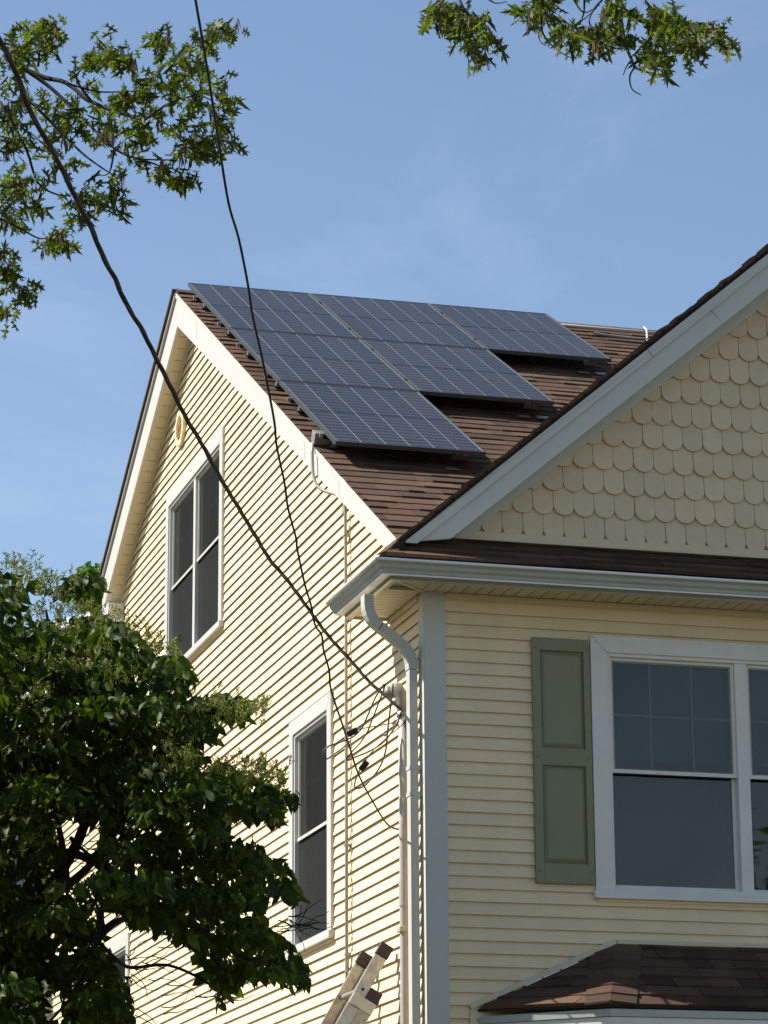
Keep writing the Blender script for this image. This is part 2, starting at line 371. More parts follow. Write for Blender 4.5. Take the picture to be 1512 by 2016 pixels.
# wall between main roof and rear wing
mb = MB(); mb.box((0.06, 9.80, 7.8), (FW, 9.85, 8.3)); mb.build('rear_upper_wall', M['siding'], house)

# gable wall (front) with scallops
gw_line = lambda x: 7.932+0.825*(min(x, 2*AXP-x)-2.255)
mb = MB(); mb.prism([(0.22, 0.012, 6.26), (2*AXP-0.22, 0.012, 6.26), (2*AXP-0.22, 0.012, gw_line(0.22)+0.05), (AXP, 0.012, gw_line(AXP)+0.05), (0.22, 0.012, gw_line(0.22)+0.05)], (0, 0.05, 0))
gable_wall = mb.build('gable_wall', M['scallop'], house)
reg = [(0.2, 6.26), (2*AXP-0.2, 6.26), (2*AXP-0.2, gw_line(0.2)+0.05), (AXP, gw_line(AXP)+0.05), (0.2, gw_line(0.2)+0.05)]
row = 0.1573; pw = 0.1335
for r_ in range(-6, 14):
    zb = 7.26+row*r_
    off = 1.64 if r_ % 2 == 0 else 1.7065
    k0 = int((0.1-off)/pw)-1
    for k in range(k0, k0+45):
        xc = off+pw*k
        if xc < 0.1 or xc > 2*AXP-0.1: continue
        hw = pw/2-0.0016; ra = 0.058
        jx, jz = random.uniform(-.0012, .0012), random.uniform(-.002, .002)
        pts = [(xc+jx+hw*math.cos(a), zb+jz+ra+ra*math.sin(a)) for a in np.linspace(math.pi, 2*math.pi, 13)]
        pts += [(xc+jx+hw, zb+row*1.25), (xc+jx-hw, zb+row*1.25)]
        pts = clip_poly(pts, reg)
        if len(pts) < 3 or area(pts) < 2e-4: continue
        mb = MB(); tj = random.uniform(0.015, 0.022)
        hb = lambda u_, v_: -0.010+tj*(1-(v_-zb)/(row*1.3))
        plate(mb, pts, (0, 0, 0), (1, 0, 0), (0, 0, 1), (0, -1, 0), hb, base=lambda u_, v_: hb(u_, v_)-0.0060)
        mb.build('scallop_shingle', M['scallop'], gable_wall)

# trims on walls
mb = MB(); mb.box((-0.0, 0.0, ZBASE), (0.135, -0.006, 5.945)); mb.box((0.0, -0.006, ZBASE), (-0.006, 0.095, 5.945)); mb.box((0.0, 0.0, ZBASE), (0.13, 0.09, 5.945))
mb.build('corner_board', M['corner'], house, bevel=0.002)
MB().box((FW-0.13, -0.006, ZBASE), (FW+0.006, 0.1, 5.945)).build('corner_board', M['corner'], house, bevel=0.002)
MB().box((-0.006, 13.80, ZBASE), (0.02, 13.91, 7.86)).build('corner_board', M['corner'], house)
MB().box((0.136, -0.016, 5.905), (FW, 0.0, 5.935)).build('wall_trim', M['soffit'], house, bevel=0.002)
MB().box((-0.016, 0.10, 5.905), (0.0, 0.76, 5.935)).build('wall_trim', M['soffit'], house, bevel=0.002)
MB().box((0.18, -0.022, 6.285), (2*AXP-0.18, 0.01, 6.334)).build('gable_base_trim', M['scallop'], house, bevel=0.003)
MB().box((0.12, -0.05, 6.272), (2*AXP-0.12, 0.01, 6.284)).build('base_flashing', M['soffit'], house)

# front gable rake ------------------------------------------------
gt = lambda x: 6.20+0.847*(min(x, 2*AXP-x)+0.195)
gl = lambda x: 6.243+0.8353*(min(x, 2*AXP-x)-0.1293)
for sgn in (1, -1):
    X = (lambda x: x) if sgn == 1 else (lambda x: 2*AXP-x)
    def pr(pts, y0, y1, name, m, bev=0.003):
        mb = MB(); q = [(X(a), y0, b) for a, b in pts]
        if sgn == -1: q = q[::-1]
        mb.prism(q, (0, y1-y0, 0)); return mb.build(name, m, house, bevel=bev)
    pr([(-0.175, 6.185), (0.115, 6.225), (AXP, gl(AXP)), (AXP, gt(AXP)-0.035)], -0.2, -0.17, 'gable_rake_board', M['gable_trim'])
    pr([(-0.19, 6.178), (-0.10, 6.178), (AXP, gt(AXP)-0.105), (AXP, gt(AXP)-0.032), (-0.19, gt(-0.19)-0.028)], -0.218, -0.2005, 'gable_rake_moulding', M['gable_trim'])
    pr([(0.2, gl(0.2)+0.02), (AXP, gl(AXP)+0.02), (AXP, gl(AXP)+0.04), (0.2, gl(0.2)+0.04)], -0.168, 0.01, 'gable_soffit', M['soffit'])
    pr([(0.26, gw_line(0.26)), (AXP, gw_line(AXP)), (AXP, gl(AXP)+0.02), (0.16, gl(0.16)+0.02)], -0.026, 0.008, 'gable_frieze_board', M['gable_trim'])
# end caps where the rake board sections join
for (px, py) in ((1402, 613), (1276, 690)):
    p = on(px, py, (0, 1, 0), -0.219)
    d = np.array([0.52, 0, -0.62]); d /= np.linalg.norm(d)
    MB().obox(p+d*0.02, d*0.035, (0, 0.0015, 0), np.cross(d, (0, 1, 0))*0.0016).build('joint_line', M['metal_and_shade'], house)
p = on(1416, 628, (0, 1, 0), -0.2); d = np.array([0.62, 0, -0.75]); d /= np.linalg.norm(d)
MB().obox(p+d*0.07, d*0.085, (0, 0.0012, 0), np.cross(d, (0, 1, 0))*0.0013).build('joint_line', M['muntin'], house)

# ------------------------------------------------------------------ roofs
def shingles(parent, o, u, v, n, region, ex, t=0.011, wmin=0.12, wmax=0.30, indiv=None, vis=None, phase=0.0, wob=0.003, name='shingle', cap=300, base=0.0):
    us = [p[0] for p in region]; vs = [p[1] for p in region]
    items = []
    v0 = min(vs)+phase; r_ = 0
    while v0 < max(vs):
        uu = min(us)-random.uniform(0, wmax); 
        while uu < max(us):
            wd = random.uniform(wmin, wmax)
            dv = random.uniform(-wob, wob)
            lam = random.random() < 0.5
            poly = [(uu+0.001, v0+dv-(0.007 if lam else 0)), (uu+wd-0.001, v0+dv-(0.007 if lam else 0)+random.uniform(-wob, wob)*0.6), (uu+wd-0.001, v0+ex*1.12), (uu+0.001, v0+ex*1.12)]
            pc = clip_poly(poly, region)
            if len(pc) >= 3 and area(pc) > 1e-3:
                tt = t*(1.5 if lam else 0.85)*random.uniform(0.85, 1.25)
                items.append((pc, v0, tt))
            uu += wd
        v0 += ex; r_ += 1
    O, U, V = [np.array(q, float) for q in (o, u, v)]
    key = lambda it: vis(O+U*(sum(p[0] for p in it[0])/len(it[0]))+V*(sum(p[1] for p in it[0])/len(it[0]))) if vis else 0
    items.sort(key=key)
    rest = MB()
    for i, (pc, vb, tt) in enumerate(items):
        hf = lambda a, b: base+0.002+tt*max(0.0, 1-(b-vb)/(ex*1.15))
        if i < cap and (not vis or key(items[i]) < 1e6):
            mb = MB(); plate(mb, pc, o, u, v, n, hf, base=base-0.002); mb.build(name, M['shingle'], parent)
        else: plate(rest, pc, o, u, v, n, hf, base=base-0.002)
    if rest.v: rest.build('shingle_field', M['shingle'], parent, kind='stuff')
    return len(items)

L1 = math.hypot(1, SM); UV = np.array([0, 1, SM])/L1; NV = np.array([0, -SM, 1])/L1
YE = -0.335
TH = 0.03
# deck slabs
mb = MB()
XD = XL+0.028
mb.prism([(XD, YE+0.20, zt(YE+0.20)-0.015), (XR_, YE+0.20, zt(YE+0.20)-0.015), (XR_, YR, ZR-0.015), (XD, YR, ZR-0.015)], (0, 0, -0.08))
mb.prism([(-0.33, YE, zt(YE)-0.012), (XR_, YE, zt(YE)-0.012), (XR_, -0.12, zt(-0.12)-0.012), (-0.14, -0.12, zt(-0.12)-0.012)], (0, 0, -0.03))
mb.prism([(XD, YR, ZR-0.015), (XR_, YR, ZR-0.015), (XR_, YB, zt(YB)-0.015), (XD, YB, zt(YB)-0.015)], (0, 0, -0.08))
main_roof = mb.build('main_roof', M['underlay'], house)

# gaps seen between the panels, the left rake and the front gable count as the visible roof
def vis_main(p):
    x, y, z = p
    inp = (x > -0.03 and ((y > 1.75 and x < 1.0) or (y > 3.4 and x < 2.03) or (y > 5.0 and x < 3.0)))
    q = AX @ (np.array(p)-CAM); px, py = 756+FPX*q[0]/q[2], 1008-FPX*q[1]/q[2]
    behind = y > 0 and z < gt(x)-0.02 and False
    # gable rake top edge in the picture: hide what is behind it
    gx = (px-790)/(1512-790)
    hid = px > 790 and py > 1062-(1062-490)*gx+6
    if px > 1512 or (hid and y > 0.1): return 1e7
    return (1e6 if inp else 0)+y
shingles(main_roof, (0, 0, Z0-0.012), (1, 0, 0), UV, NV, [(XL-0.012, (YE)*L1), (XR_, YE*L1), (XR_, (YR-0.03)*L1), (XL-0.012, (YR-0.03)*L1)][0:4] if False else
         [(XL-0.015, -0.06*L1), (XR_, -0.06*L1), (XR_, (YR-0.02)*L1), (XL-0.015, (YR-0.02)*L1)], 0.1365*L1, 0.0085, 0.10, 0.30, vis=vis_main, wob=0.004, phase=0.02)
# skirt: the strip of the same slope along the front gutter
skirt = MB().prism([(-0.325, YE, zt(YE)-0.016), (XR_, YE, zt(YE)-0.016), (XR_, -0.1, zt(-0.1)-0.016), (-0.16, -0.1, zt(-0.1)-0.016)], (0, 0, -0.006)).build('eave_roof', M['underlay'], house)
shingles(skirt, (0, 0, Z0-0.010), (1, 0, 0), UV, NV, [(-0.335, (YE-0.015)*L1), (XR_, (YE-0.015)*L1), (XR_, 0.0), (-0.02, 0.0), (-0.15, -0.13*L1)], 0.125, 0.012, 0.14, 0.34, wob=0.003)
# left return roof around the corner
SR = 0.9; zre = zt(YE)
LR = math.hypot(1, SR); URV = np.array([1, 0, SR])/LR; NRV = np.array([-SR, 0, 1])/LR
ret = MB().prism([(-0.335, YE, zre-0.012), (-0.335, 0.74, zre-0.012), (-0.0, 0.74, zre-0.012+0.335*SR), (-0.0, YE+0.24, zre-0.012+0.335*SR)], (0, 0, -0.03)).build('return_roof', M['underlay'], house)
shingles(ret, (-0.335, 0, zre-0.006), (0, -1, 0), URV, NRV, [(-0.76, -0.012), (0.345, -0.012), (0.345, 0.0), (0.0, 0.335*LR), (-0.76, 0.335*LR)], 0.12, 0.012, 0.14, 0.3)
# cap shingles over the small hip
for k in range(4):
    t0 = k*0.085; a = np.array([-0.335+t0*0.7, YE+t0*0.95, zre+t0*0.62])
    mb = MB(); d = np.array([0.7, 0.95, 0.62])*0.1
    mb.prism([a+(-0.05, 0.03, -0.01), a+(0, 0, 0.012), a+(0.055, -0.015, -0.004), a+d+(0.055, -0.015, -0.012), a+d+(0, 0, 0.002), a+d+(-0.05, 0.03, -0.02)][0:3][::-1], d)
    mb.build('hip_cap_shingle', M['shingle'], ret)

# rear slope (unseen) and ridge caps
rear = MB(); rear.prism([(XL-0.04, YR, ZR+0.012), (XR_, YR, ZR+0.012), (XR_, YB+0.03, zt(YB+0.03)+0.012), (XL-0.04, YB+0.03, zt(YB+0.03)+0.012)], (0, 0, -0.034))
rear.build('rear_slope', M['shingle'], house)
xx = XL-0.01
while xx < XR_:
    mb = MB(); w_ = 0.145; tj = random.uniform(-0.003, 0.003)
    for (sy, sz) in ((-1, -SM), (1, -SB)):
        q = [(xx, YR, ZR+0.016+tj), (xx+w_+0.03, YR, ZR+0.008), (xx+w_+0.03, YR+sy*0.10, ZR+0.008+sz*0.10), (xx, YR+sy*0.10, ZR+0.016+tj+sz*0.10)]
        mb.prism(q if sy < 0 else q[::-1], (0, 0, -0.01))
    mb.build('ridge_cap_shingle', M['shingle'], main_roof); xx += w_

# front gable roof slopes
yv = lambda z: (z-Z0)/SM
groof = MB()
for sgn in (1, -1):
    X = (lambda x: x) if sgn == 1 else (lambda x: 2*AXP-x)
    q = [(X(-0.195), -0.225, gt(-0.195)), (X(AXP), -0.225, gt(AXP)), (X(AXP), yv(gt(AXP))+0.1, gt(AXP)), (X(-0.195), 0.02, gt(-0.195))]
    groof.prism(q if sgn == 1 else q[::-1], (0, 0, -0.020))
groof = groof.build('gable_roof', M['underlay'], house)
LG = math.hypot(1, 0.847); UG = np.array([1, 0, 0.847])/LG; NG = np.array([-0.847, 0, 1])/LG
lenG = (AXP+0.195)*LG
# u runs backwards (+y), v runs up the slope
shingles(groof, (-0.195, -0.225, 6.20), (0, -1, 0), UG, NG, [(-(yv(gt(AXP))+0.225+0.05), lenG), (0.012, -0.0), (0.012, lenG)][0:3] if False else [(-0.27, -0.012), (0.012, -0.012), (0.012, lenG), (-(yv(gt(AXP))+0.27), lenG)],
         0.14, 0.014, 0.12, 0.3, vis=lambda p: p[1]+5, cap=30, wob=0.004)

# rake boards on the side gable ----------------------------------
def rake(yz_top, yz_bot, x0, x1, name, m, bev=0.003):
    mb = MB(); mb.prism([(x0, a, b) for a, b in yz_top+yz_bot[::-1]], (x1-x0, 0, 0)); return mb.build(name, m, house, bevel=bev)
yf = -0.03
rake([(yf, zt(yf)-0.022), (YR, ZR-0.022)], [(0.34, zu(0.34)-0.004), (6.70, zu(6.70)-0.0)], XL, XL+0.025, 'rake_board', M['white'])
rake([(yf, zt(yf)-0.018), (YR, ZR-0.018)], [(yf+0.03, zt(yf+0.03)-0.062), (YR, ZR-0.066)], XL-0.012, XL-0.0005, 'rake_moulding', M['white'])
rake([(YR, ZR-0.022), (YB, zt(YB)-0.022)], [(6.70, zu(6.70)), (YB, zu(YB))], XL, XL+0.025, 'rake_board', M['white'])
rake([(YR, ZR-0.024), (YB+0.02, zt(YB+0.02)-0.024)], [(YR, ZR-0.06), (YB+0.02, zt(YB+0.02)-0.06)], XL-0.022, XL-0.0005, 'rake_moulding', M['white'])
# butt joints on the rake boards
for py_, pz_ in ((5.92, 0), (2.33, 0), (1.42, 0)):
    MB().box((XL-0.002, py_, zu(py_)+0.004), (XL+0.001, py_+0.004, zt(py_)-0.075)).build('joint_line', M['muntin'], house)
# soffit boards along the rake
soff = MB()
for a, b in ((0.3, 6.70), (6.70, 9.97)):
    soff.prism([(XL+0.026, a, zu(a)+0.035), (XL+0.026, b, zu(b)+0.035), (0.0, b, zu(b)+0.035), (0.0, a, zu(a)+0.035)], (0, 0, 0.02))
rs = soff.build('rake_soffit_shade_backing', M['metal_and_shade'], house)  # dark backing paints the groove shade between the rake boards
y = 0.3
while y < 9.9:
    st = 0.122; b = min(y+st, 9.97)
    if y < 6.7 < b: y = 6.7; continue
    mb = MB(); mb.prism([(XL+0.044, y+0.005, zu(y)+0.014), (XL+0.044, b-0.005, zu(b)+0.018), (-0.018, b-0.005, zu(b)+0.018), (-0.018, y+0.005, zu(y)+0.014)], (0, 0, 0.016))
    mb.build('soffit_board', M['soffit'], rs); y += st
for a, b, sg in ((0.3, 6.70, 1), (6.70, 9.97, -1)):
    MB().prism([(XL+0.027, a, zu(a)+0.004), (XL+0.027, b, zu(b)+0.004), (XL+0.045, b, zu(b)+0.004), (XL+0.045, a, zu(a)+0.004)], (0, 0, 0.02)).build('soffit_channel', M['soffit'], house)
    MB().prism([(-0.02, a, zu(a)-0.004), (-0.02, b, zu(b)-0.004), (-0.001, b, zu(b)-0.004), (-0.001, a, zu(a)-0.004)], (0, 0, 0.022)).build('soffit_channel', M['soffit'], house)
# boxed rear eave end
MB().box((-0.15, 9.66, 7.90), (0.0, 9.98, 8.10)).build('eave_return_box', M['trim'], house, bevel=0.004)
MB().box((-0.15, 9.985, 7.98), (FW, 10.09, 8.11)).build('rear_gutter', M['gutter'], house)

# front eave: fascia, soffit, gutter ------------------------------
E0 = 0.29; RY = 0.76
stn = [lambda p: (-E0-p[0], RY, p[1]), lambda p: (-E0-p[0], -E0-p[0], p[1]), lambda p: (FW+0.14, -E0-p[0], p[1])]
MB().sweep([(0.0, 5.925), (0.0, 6.066), (-0.02, 6.066), (-0.02, 5.925)], stn).build('eave_fascia', M['gutter'], house)
prof = [(0.001, 6.012), (0.001, 5.893), (0.062, 5.893), (0.064, 5.905), (0.070, 5.908), (0.076, 5.935), (0.092, 5.955), (0.099, 5.985), (0.112, 5.998), (0.120, 6.003), (0.122, 6.020), (0.112, 6.022), (0.108, 6.010), (0.096, 6.0), (0.088, 5.965), (0.070, 5.945), (0.062, 5.91), (0.008, 5.905), (0.008, 6.012)]
prof = [(a_, 6.022-(6.022-b_)*0.62) for a_, b_ in prof]
gut = MB().sweep(prof, stn).build('gutter', M['gutter'], house)
for yy in (RY+0.001,):
    MB().prism([(-E0-a, yy, b) for a, b in prof[:12]], (0, 0.003, 0)).build('end_cap', M['gutter'], gut)
MB().sweep([(0.0005, 6.0235), (0.010, 6.0235), (0.030, 6.060), (0.030, 6.066), (0.0005, 6.075)], stn).build('drip_edge', M['dripm'], house)
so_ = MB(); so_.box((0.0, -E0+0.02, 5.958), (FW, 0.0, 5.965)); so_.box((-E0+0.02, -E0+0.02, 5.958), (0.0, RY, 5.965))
MB().sweep([(0.112, 6.012), (0.125, 6.012), (0.129, 6.019), (0.127, 6.027), (0.112, 6.0275)], stn).build('gutter_lip_glint', M['lip_highlight'], gut)  # bright edge strips, highlight put into their colour
MB().sweep([(0.060, 5.9385), (0.0665, 5.9385), (0.0665, 5.9475), (0.060, 5.9465)], stn).build('gutter_lip_glint', M['lip_highlight'], gut)
es = so_.build('eave_soffit_shade_backing', M['metal_and_shade'], house)  # dark sheet stands in for shade in the eave board gaps
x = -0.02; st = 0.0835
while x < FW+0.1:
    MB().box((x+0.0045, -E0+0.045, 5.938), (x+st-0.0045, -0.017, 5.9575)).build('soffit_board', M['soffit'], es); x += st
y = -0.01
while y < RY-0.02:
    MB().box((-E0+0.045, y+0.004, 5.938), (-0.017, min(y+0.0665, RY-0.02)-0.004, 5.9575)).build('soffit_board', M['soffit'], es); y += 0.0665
k = 0
for q in range(4):
    a = -E0+0.045+q*0.0665
    MB().prism([(a, a, 5.94), (-0.02, a, 5.94), (-0.02, a+0.062, 5.94), (a+0.062, a+0.062, 5.94)] if a < -0.085 else [(a, a, 5.94), (-0.02, a, 5.94), (-0.02, -0.02, 5.94)], (0, 0, 0.0175)).build('soffit_board', M['soffit'], es)
MB().sweep([(-0.001, 5.928), (-0.001, 5.940), (-0.05, 5.940), (-0.05, 5.928)], stn).build('soffit_channel', M['soffit'], house)
MB().prism([(-E0+0.03, -E0+0.015, 5.932), (-E0+0.015, -E0+0.03, 5.932), (0.0, 0.015, 5.932), (0.015, 0.0, 5.932)][::-1], (0, 0, 0.007)).build('soffit_mitre_strip', M['soffit'], house)
MB().box((-E0+0.001, RY-0.004, 5.925), (0.0, RY+0.012, 6.07)).build('return_end_board', M['trim'], house)
mb = MB(); mb.prism([(-0.335, RY-0.02, 6.066), (0.0, RY-0.02, 6.066), (0.0, RY-0.02, zre+0.30)], (0, 0.02, 0)); mb.build('return_gable_end', M['trim'], house)

# downspout -------------------------------------------------------
def rtube(mb, pts, wx, wy, right=None):            # rectangular tube along a path; wx, wy half sizes
    P = [np.array(p, float) for p in pts]; vs = []; m = len(P)
    for i in range(m):
        t = P[min(i+1, m-1)]-P[max(i-1, 0)]; t /= np.linalg.norm(t)
        B = np.array(right, float); B = B-t*(B@t); B /= np.linalg.norm(B); Cc = np.cross(t, B)
        for a, b in ((-1,-1),(1,-1),(1,1),(-1,1)): vs.append(P[i]+B*a*wx+Cc*b*wy)
    fs = [(i*4+k, i*4+(k+1) % 4, (i+1)*4+(k+1) % 4, (i+1)*4+k) for i in range(m-1) for k in range(4)]
    mb.add(vs, fs+[(0, 3, 2, 1), ((m-1)*4, (m-1)*4+1, (m-1)*4+2, (m-1)*4+3)]); return mb
def bez(a, b, c, n=6): 
    a, b, c = map(lambda q: np.array(q, float), (a, b, c))
    return [a*(1-t)**2+2*b*t*(1-t)+c*t*t for t in np.linspace(0, 1, n)]
dx, dy = -0.050, 0.098
top_ = [(-0.345, 0.03, 5.90), (-0.345, 0.03, 5.85)]
el1 = bez((-0.345, 0.03, 5.85), (-0.345, 0.032, 5.76), (-0.27, 0.04, 5.715), 6)
el2 = bez((-0.13, 0.085, 5.63), (dx, dy, 5.585), (dx, dy, 5.47), 6)
ds = rtube(MB(), [(dx, dy, 5.47), (dx, dy, 5.0), (dx, dy, 3.0), (dx, dy, 0.25)], 0.026, 0.038, right=(1, 0, 0)).build('downspout', M['pipe'], house, bevel=0.004)
rtube(MB(), top_+el1[1:], 0.030, 0.042, right=(1, 0, 0.3)).build('elbow', M['pipe'], ds, bevel=0.004)
rtube(MB(), [el1[-1], (-0.13, 0.085, 5.63)], 0.027, 0.039, right=(0.4, 0, 1)).build('offset_pipe', M['pipe'], ds, bevel=0.004)
rtube(MB(), el2, 0.030, 0.042, right=(1, 0, 0.3)).build('elbow', M['pipe'], ds, bevel=0.004)
for zz in (4.86, 4.70, 3.2): MB().box((dx-0.03, dy-0.042, zz), (0.0, dy+0.042, zz+0.025)).build('strap', M['pipe'], ds)

# ------------------------------------------------------------------ windows
def window(fr, W, label, muntins, side):
    win = bpy.data.objects.new('window', None); COL.objects.link(win); win.parent = house; win['label'] = label
    u0, u1, z0, z1 = W['u0'], W['u1'], W['z0'], W['z1']
    n = np.array(fr['n'], float)
    def slab(pts, d0, d1, name, m, bev=0.0025):
        q = [P3(fr, a, b, d0) for a, b in pts]
        mb = MB(); mb.prism(q if side == 'front' else q[::-1], n*(d1-d0)); return mb.build(name, m, win, bevel=bev)
    R = lambda a, b, c, d: [(a, c), (b, c), (b, d), (a, d)]
    cm = M['trim'] if side == 'front' else M['white']
    slab([(u0, z0+0.04), (u0+CW, z0+0.04), (u0+CW, z1-CW-0.0015), (u0, z1-0.0015)], -0.02, 0.022, 'casing', cm)
    slab([(u1-CW, z0+0.04), (u1, z0+0.04), (u1, z1-0.0015), (u1-CW, z1-CW-0.0015)], -0.02, 0.022, 'casing', cm)
    slab([(u0+0.001, z1), (u1-0.001, z1), (u1-CW, z1-CW), (u0+CW, z1-CW)][::-1], -0.02, 0.0225, 'casing', cm)
    slab(R(u0-0.012, u1+0.012, z0-0.012, z0+0.038), -0.02, 0.040, 'sill', cm)
    slab(R(u0+0.01, u1-0.01, z0-0.03, z0-0.012), -0.02, 0.012, 'apron', M['siding'])
    # frame ring
    a0, a1, b0, b1 = u0+CW, u1-CW, z0+0.038, z1-CW
    k = W['split']; mull = 0.078; fw = 0.022
    def ring(x0, x1, y0, y1, w_, d0, d1, name, m):
        mb = MB(); d = n*(d1-d0)
        for q in (R(x0, x0+w_, y0, y1), R(x1-w_, x1, y0, y1), R(x0+w_, x1-w_, y1-w_, y1), R(x0+w_, x1-w_, y0, y0+w_)):
            z_ = [P3(fr, a, b, d0) for a, b in q]; mb.prism(z_ if side == 'front' else z_[::-1], d)
        return mb.build(name, m, win, bevel=0.002)
    ring(a0, a1, b0, b1, fw, -0.09, 0.010, 'frame', cm)
    ia0, ia1 = a0+fw, a1-fw; unit = (ia1-ia0-mull*(k-1))/k
    for i in range(k):
        s0 = ia0+i*(unit+mull); s1 = s0+unit
        if i: 
            slab(R(s0-mull, s0, b0+fw, b1-fw), -0.09, 0.006, 'mullion', cm)
        y0, y1 = b0+fw, b1-fw; ym = (y0+y1)/2+0.003
        ring(s0, s1, ym-0.012, y1, 0.020, -0.042, -0.014, 'upper_sash', cm)
        ring(s0, s1, y0, ym+0.014, 0.022, -0.075, -0.047, 'lower_sash', cm)
        slab(R(s0+0.001, s1-0.001, ym-0.012, ym+0.012), -0.0415, -0.008, 'meeting_rail', cm)
        ring(s0+0.019, s1-0.019, ym+0.007, y1-0.019, 0.012, -0.036, -0.022, 'glazing_bead', M['metal_and_shade'])
        pa = slab(R(s0+0.018, s1-0.018, ym+0.006, y1-0.018), -0.0285, -0.0255, 'pane', M['glass'], 0)
        pb = slab(R(s0+0.020, s1-0.020, y0+0.020, ym-0.004), -0.0625, -0.0595, 'pane', M['glass'], 0)
        if side == 'side':
            pc = slab(R(s0+0.006, s1-0.006, y0+0.004, ym-0.013), -0.0245, -0.0235, 'insect_screen', M['screen'], 0)
        gu = s1-s0
        if muntins:
            for j in (1, 2): slab(R(s0+gu*j/3-0.0065, s0+gu*j/3+0.0065, ym+0.013, y1-0.02), -0.037, -0.033, 'muntin', M['muntin'], 0)
            mz = (ym+y1)/2; slab(R(s0+0.02, s1-0.02, mz-0.0065, mz+0.0065), -0.0375, -0.0335, 'muntin', M['muntin'], 0)
        # curtains / blind inside
        mb = MB(); m_ = 22
        cu0, cu1 = (s0+gu*0.50, s1-0.02) if side == 'side' else (s0+gu*0.02, s0+gu*0.14)
        pts = [(cu0+(cu1-cu0)*q/m_, -0.17-0.012*math.sin(q*2.1)) for q in range(m_+1)]
        vs = [P3(fr, a, y0+0.02, d) for a, d in pts]+[P3(fr, a, y1-0.01, d) for a, d in pts]
        mb.add(vs, [(q, q+1, m_+2+q, m_+1+q) for q in range(m_)]); mb.build('curtain', M['curtain' if side == 'side' else 'blind'], win)
        if side == 'front':
            c2_ = MB(); q2 = [(s0+gu*(0.89+0.10*q/m_), -0.19-0.012*math.sin(q*2.3)) for q in range(m_+1)]
            c2_.add([P3(fr, a, y0+0.02, d) for a, d in q2]+[P3(fr, a, y1-0.01, d) for a, d in q2], [(q, q+1, m_+2+q, m_+1+q) for q in range(m_)]); c2_.build('curtain', M['blind'], win)
            slab(R(s0+0.02, s1-0.02, ym+0.10, y1-0.0), -0.16, -0.155, 'roller_blind', M['blind'], 0)
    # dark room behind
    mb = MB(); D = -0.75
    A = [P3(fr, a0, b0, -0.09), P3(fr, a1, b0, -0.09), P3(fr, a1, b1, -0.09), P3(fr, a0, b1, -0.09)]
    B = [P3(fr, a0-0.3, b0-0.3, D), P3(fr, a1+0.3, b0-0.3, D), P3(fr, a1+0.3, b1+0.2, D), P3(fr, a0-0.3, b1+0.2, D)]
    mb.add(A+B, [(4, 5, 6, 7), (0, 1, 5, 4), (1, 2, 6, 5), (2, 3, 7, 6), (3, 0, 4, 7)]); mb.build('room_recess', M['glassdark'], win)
    return win
def screen_mat():
    m = bpy.data.materials.new('insect_screen'); m.use_nodes = True; N = m.node_tree.nodes; L = m.node_tree.links; N.clear()
    o = N.new('ShaderNodeOutputMaterial'); t = N.new('ShaderNodeBsdfTransparent'); t.inputs[0].default_value = (1, 1, 1, 1)
    d = N.new('ShaderNodeBsdfDiffuse'); d.inputs[0].default_value = (0.042, 0.044, 0.042, 1); x = N.new('ShaderNodeMixShader'); x.inputs[0].default_value = 0.5
    L.new(t.outputs[0], x.inputs[1]); L.new(d.outputs[0], x.inputs[2]); L.new(x.outputs[0], o.inputs[0]); return m
M['screen'] = screen_mat()
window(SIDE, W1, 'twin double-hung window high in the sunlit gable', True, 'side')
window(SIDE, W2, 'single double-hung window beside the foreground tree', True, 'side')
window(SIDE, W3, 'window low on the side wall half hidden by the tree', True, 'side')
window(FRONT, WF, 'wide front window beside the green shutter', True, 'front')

# shutters --------------------------------------------------------
def shutter(x0, x1, z0, z1):
    sh = bpy.data.objects.new('shutter', None); COL.objects.link(sh); sh.parent = house
    fx0, fx1 = x0+0.052, x1-0.040
    P = [(4.322-0.01, 4.905), (5.012, 5.612)]
    mb = MB()
    mb.box((x0, -0.026, z0), (fx0, 0.0, z1)); mb.box((fx1, -0.026, z0), (x1, 0.0, z1))
    mb.box((fx0, -0.026, z0), (fx1, 0.0, P[0][0])); mb.box((fx0, -0.026, P[0][1]), (fx1, 0.0, P[1][0])); mb.box((fx0, -0.026, P[1][1]), (fx1, 0.0, z1))
    mb.box((fx0, -0.009, P[0][0]), (fx1, -0.001, P[1][1]))
    mb.build('shutter_frame', M['shutter'], sh, bevel=0.0025)
    for a, b in P:
        m = 0.030; mb = MB()
        q0 = [(fx0+0.006, -0.0095, a+0.006), (fx1-0.006, -0.0095, a+0.006), (fx1-0.006, -0.0095, b-0.006), (fx0+0.006, -0.0095, b-0.006)]
        q1 = [(fx0+m, -0.023, a+m), (fx1-m, -0.023, a+m), (fx1-m, -0.023, b-m), (fx0+m, -0.023, b-m)]
        mb.add(q0+q1, [(4, 5, 6, 7), (0, 1, 5, 4), (1, 2, 6, 5), (2, 3, 7, 6), (3, 0, 4, 7)])
        mb.build('raised_panel', M['shutter'], sh)
    for zz in (z0+0.07, 4.955, z1-0.06):
        for xx in (x0+0.022, x1-0.018):
            MB().tube([(xx, -0.0255, zz), (xx, -0.0295, zz)], 0.0048, 8).build('screw', M['screw'], sh)
    return sh
shutter(0.675, 1.043, 4.193, 5.690)
s2 = shutter(3.925, 4.293, 4.193, 5.690)

